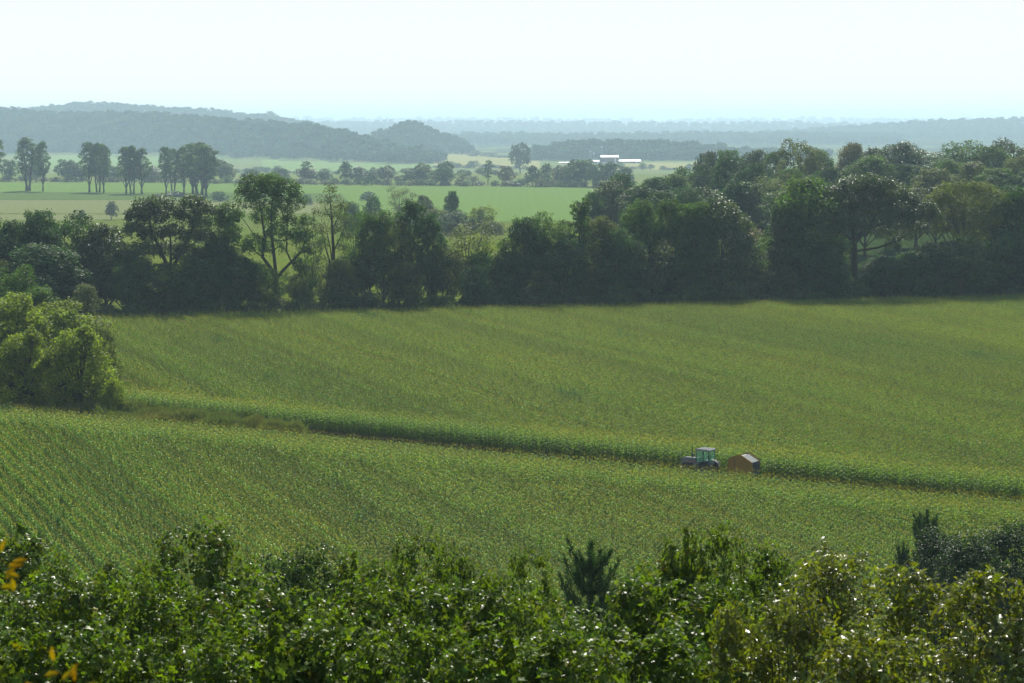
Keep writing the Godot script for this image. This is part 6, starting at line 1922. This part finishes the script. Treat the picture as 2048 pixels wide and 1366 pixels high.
func loose_leaves(o: Node3D, k: Dictionary, count: int, half: Array, mat: Material) -> void:
	# the leaves that show largest, each by itself on the outside of the crown
	var key := half.size()
	if not leaf_meshes.has(key):
		leaf_meshes[key] = []
		for i in 4:
			var s := Shape.new()
			var c: Color = [Color(0.8, 0.85, 0.7), Color(0.9, 0.75, 0.6), Color(0.65, 0.75, 0.6), Color(0.95, 0.95, 0.7)][i]
			real_leaf(s, half, Vector3.ZERO, Vector3(0, 0, 1), Vector3.UP, 0.165 if half == OAK else 0.14, c)
			leaf_meshes[key].append(s.mesh())
	for i in count:
		var d := on_ball()
		var p := Vector3(d.x * k.W * 0.42, k.H * (0.74 + d.y * 0.24), d.z * k.W * 0.42)
		var l := part("leaf", leaf_meshes[key][i % 4], mat, o, p)
		l.basis = Basis.from_euler(Vector3(rng.randf_range(-0.7, 0.9), rng.randf() * TAU, rng.randf_range(-0.6, 0.6))).scaled(Vector3(k.W, k.H, k.W) / Vector3(o.scale.x * k.W, o.scale.y * k.H, o.scale.z * k.W))
var leaf_meshes := {}

func sprig(label: String, at: Vector3, leaves: Array) -> void:
	# a twig that rises from a shoot standing on the slope just below the camera
	var o := thing("leafy_twig", label, "twig", at)
	var s := Shape.new()
	var foot := land(at.x, at.z) - at.y
	s.tube([Vector3(-0.15, foot, 0), Vector3(-0.12, foot * 0.4, 0.0), Vector3(-0.06, -0.12, 0), Vector3(-0.02, -0.03, 0), Vector3(0.02, 0.04, 0)], [0.02, 0.015, 0.005, 0.003, 0.0015], 6, Color.WHITE)
	part("stem", s.mesh(), M.bark, o)
	for l in leaves:
		var m := Shape.new()
		var c: Color = [Color(1, 0.95, 0.5), Color(0.85, 0.95, 0.5), Color(1, 0.8, 0.4)][rng.randi() % 3]
		real_leaf(m, PLAIN, Vector3.ZERO, Vector3(cos(l[2]), sin(l[2]), rng.randf_range(-0.4, 0.4)).normalized(), Vector3(-sin(l[2]) * 0.5, 0.4, 0.8).normalized(), 0.058, c)
		part("leaf", m.mesh(), M.golden, o, Vector3(l[0], l[1], rng.randf_range(-0.03, 0.03)))

func farm() -> void:
	M.tin = paint(Color(0.33, 0.34, 0.37), 0.55, 0.0)
	M.barn_red = grain(Color(0.16, 0.075, 0.065), 0.03, 0.2, 0.7)
	M.door = paint(Color(0.5, 0.5, 0.5), 0.6)
	M.concrete = grain(Color(0.16, 0.20, 0.26), 0.03, 0.1, 0.8)
	M.dull = paint(Color(0.025, 0.027, 0.03), 0.7)
	shed("barn", "tallest red barn with white gabled roof in the middle of the farm", "barn", Vector3(181.7, land(181.7, -4120.0), -4120.0), 0.12, 33.7, 12.0, 11.8, 3.2, M.barn_red, 5)
	shed("long_shed", "long low white-roofed shed joined to the right of the tallest barn", "shed", Vector3(219.3, land(219.3, -4126.0), -4126.0), 0.06, 42.1, 11.0, 4.2, 2.6, M.barn_red, 7)
	shed("low_shed", "short white-roofed shed left of the tallest barn", "shed", Vector3(154.5, land(154.5, -4116.0), -4116.0), 0.1, 15.9, 8.0, 4.0, 2.2, M.barn_red, 3)
	shed("lean_shed", "narrow white-roofed lean-to in front of the tallest barn", "shed", Vector3(181.1, land(181.1, -4106.0), -4106.0), 0.1, 23.4, 4.0, 1.6, 0.9, M.barn_red, 3)
	silo("tall dark silo with white dome behind the tallest barn", Vector3(168.9, land(168.9, -4150.0), -4150.0), 2.0, 29.0)
	silo("shorter silo left of the tall domed one", Vector3(147.2, land(147.2, -4145.0), -4145.0), 1.7, 21.5)
	silo("shortest silo, nearest the low white-roofed shed", Vector3(153.6, land(153.6, -4140.0), -4140.0), 2.0, 17.8)

	var huts: Array = [[Vector3(91.1, land(91.1, -4110.0), -4110.0), 7.0], [Vector3(98.3, land(98.3, -4100.0), -4100.0), 3.0], [Vector3(103.6, land(103.6, -4125.0), -4125.0), 8.0], [Vector3(110.7, land(110.7, -4115.0), -4115.0), 4.0], [Vector3(116.9, land(116.9, -4104.0), -4104.0), 6.0], [Vector3(122.8, land(122.8, -4114.0), -4114.0), 3.0], [Vector3(96.2, land(96.2, -4130.0), -4130.0), 5.0], [Vector3(114.9, land(114.9, -4132.0), -4132.0), 6.0]]
	for i in huts.size():
		shed("yard_hut", "low pale farmyard hut left of the barns, %s hut from the left" % ORD[i + 1], "hut", huts[i][0], 0.2 * i, huts[i][1], 3.0, 1.8, 0.7, M.door if i % 2 == 0 else M.barn_red, 1)
	shed("far_barn", "tiny pink-white barn far off in the haze right of the farm", "barn", Vector3(864.4, land(864.4, -7000) + 14.0, -7000), 0.0, 18.0, 10.0, 5.0, 4.0, M.door, 2)
	shed("far_house", "tiny white house in the haze above the wood's left end", "house", Vector3(389.4, land(389.4, -4200) + 4.0, -4200), 0.3, 14.0, 9.0, 5.0, 3.5, M.door, 2)
	silo("pale distant tower behind the wood, right of the tall pale tree", Vector3(512.1, land(512.1, -3600), -3600), 2.6, 22.0)
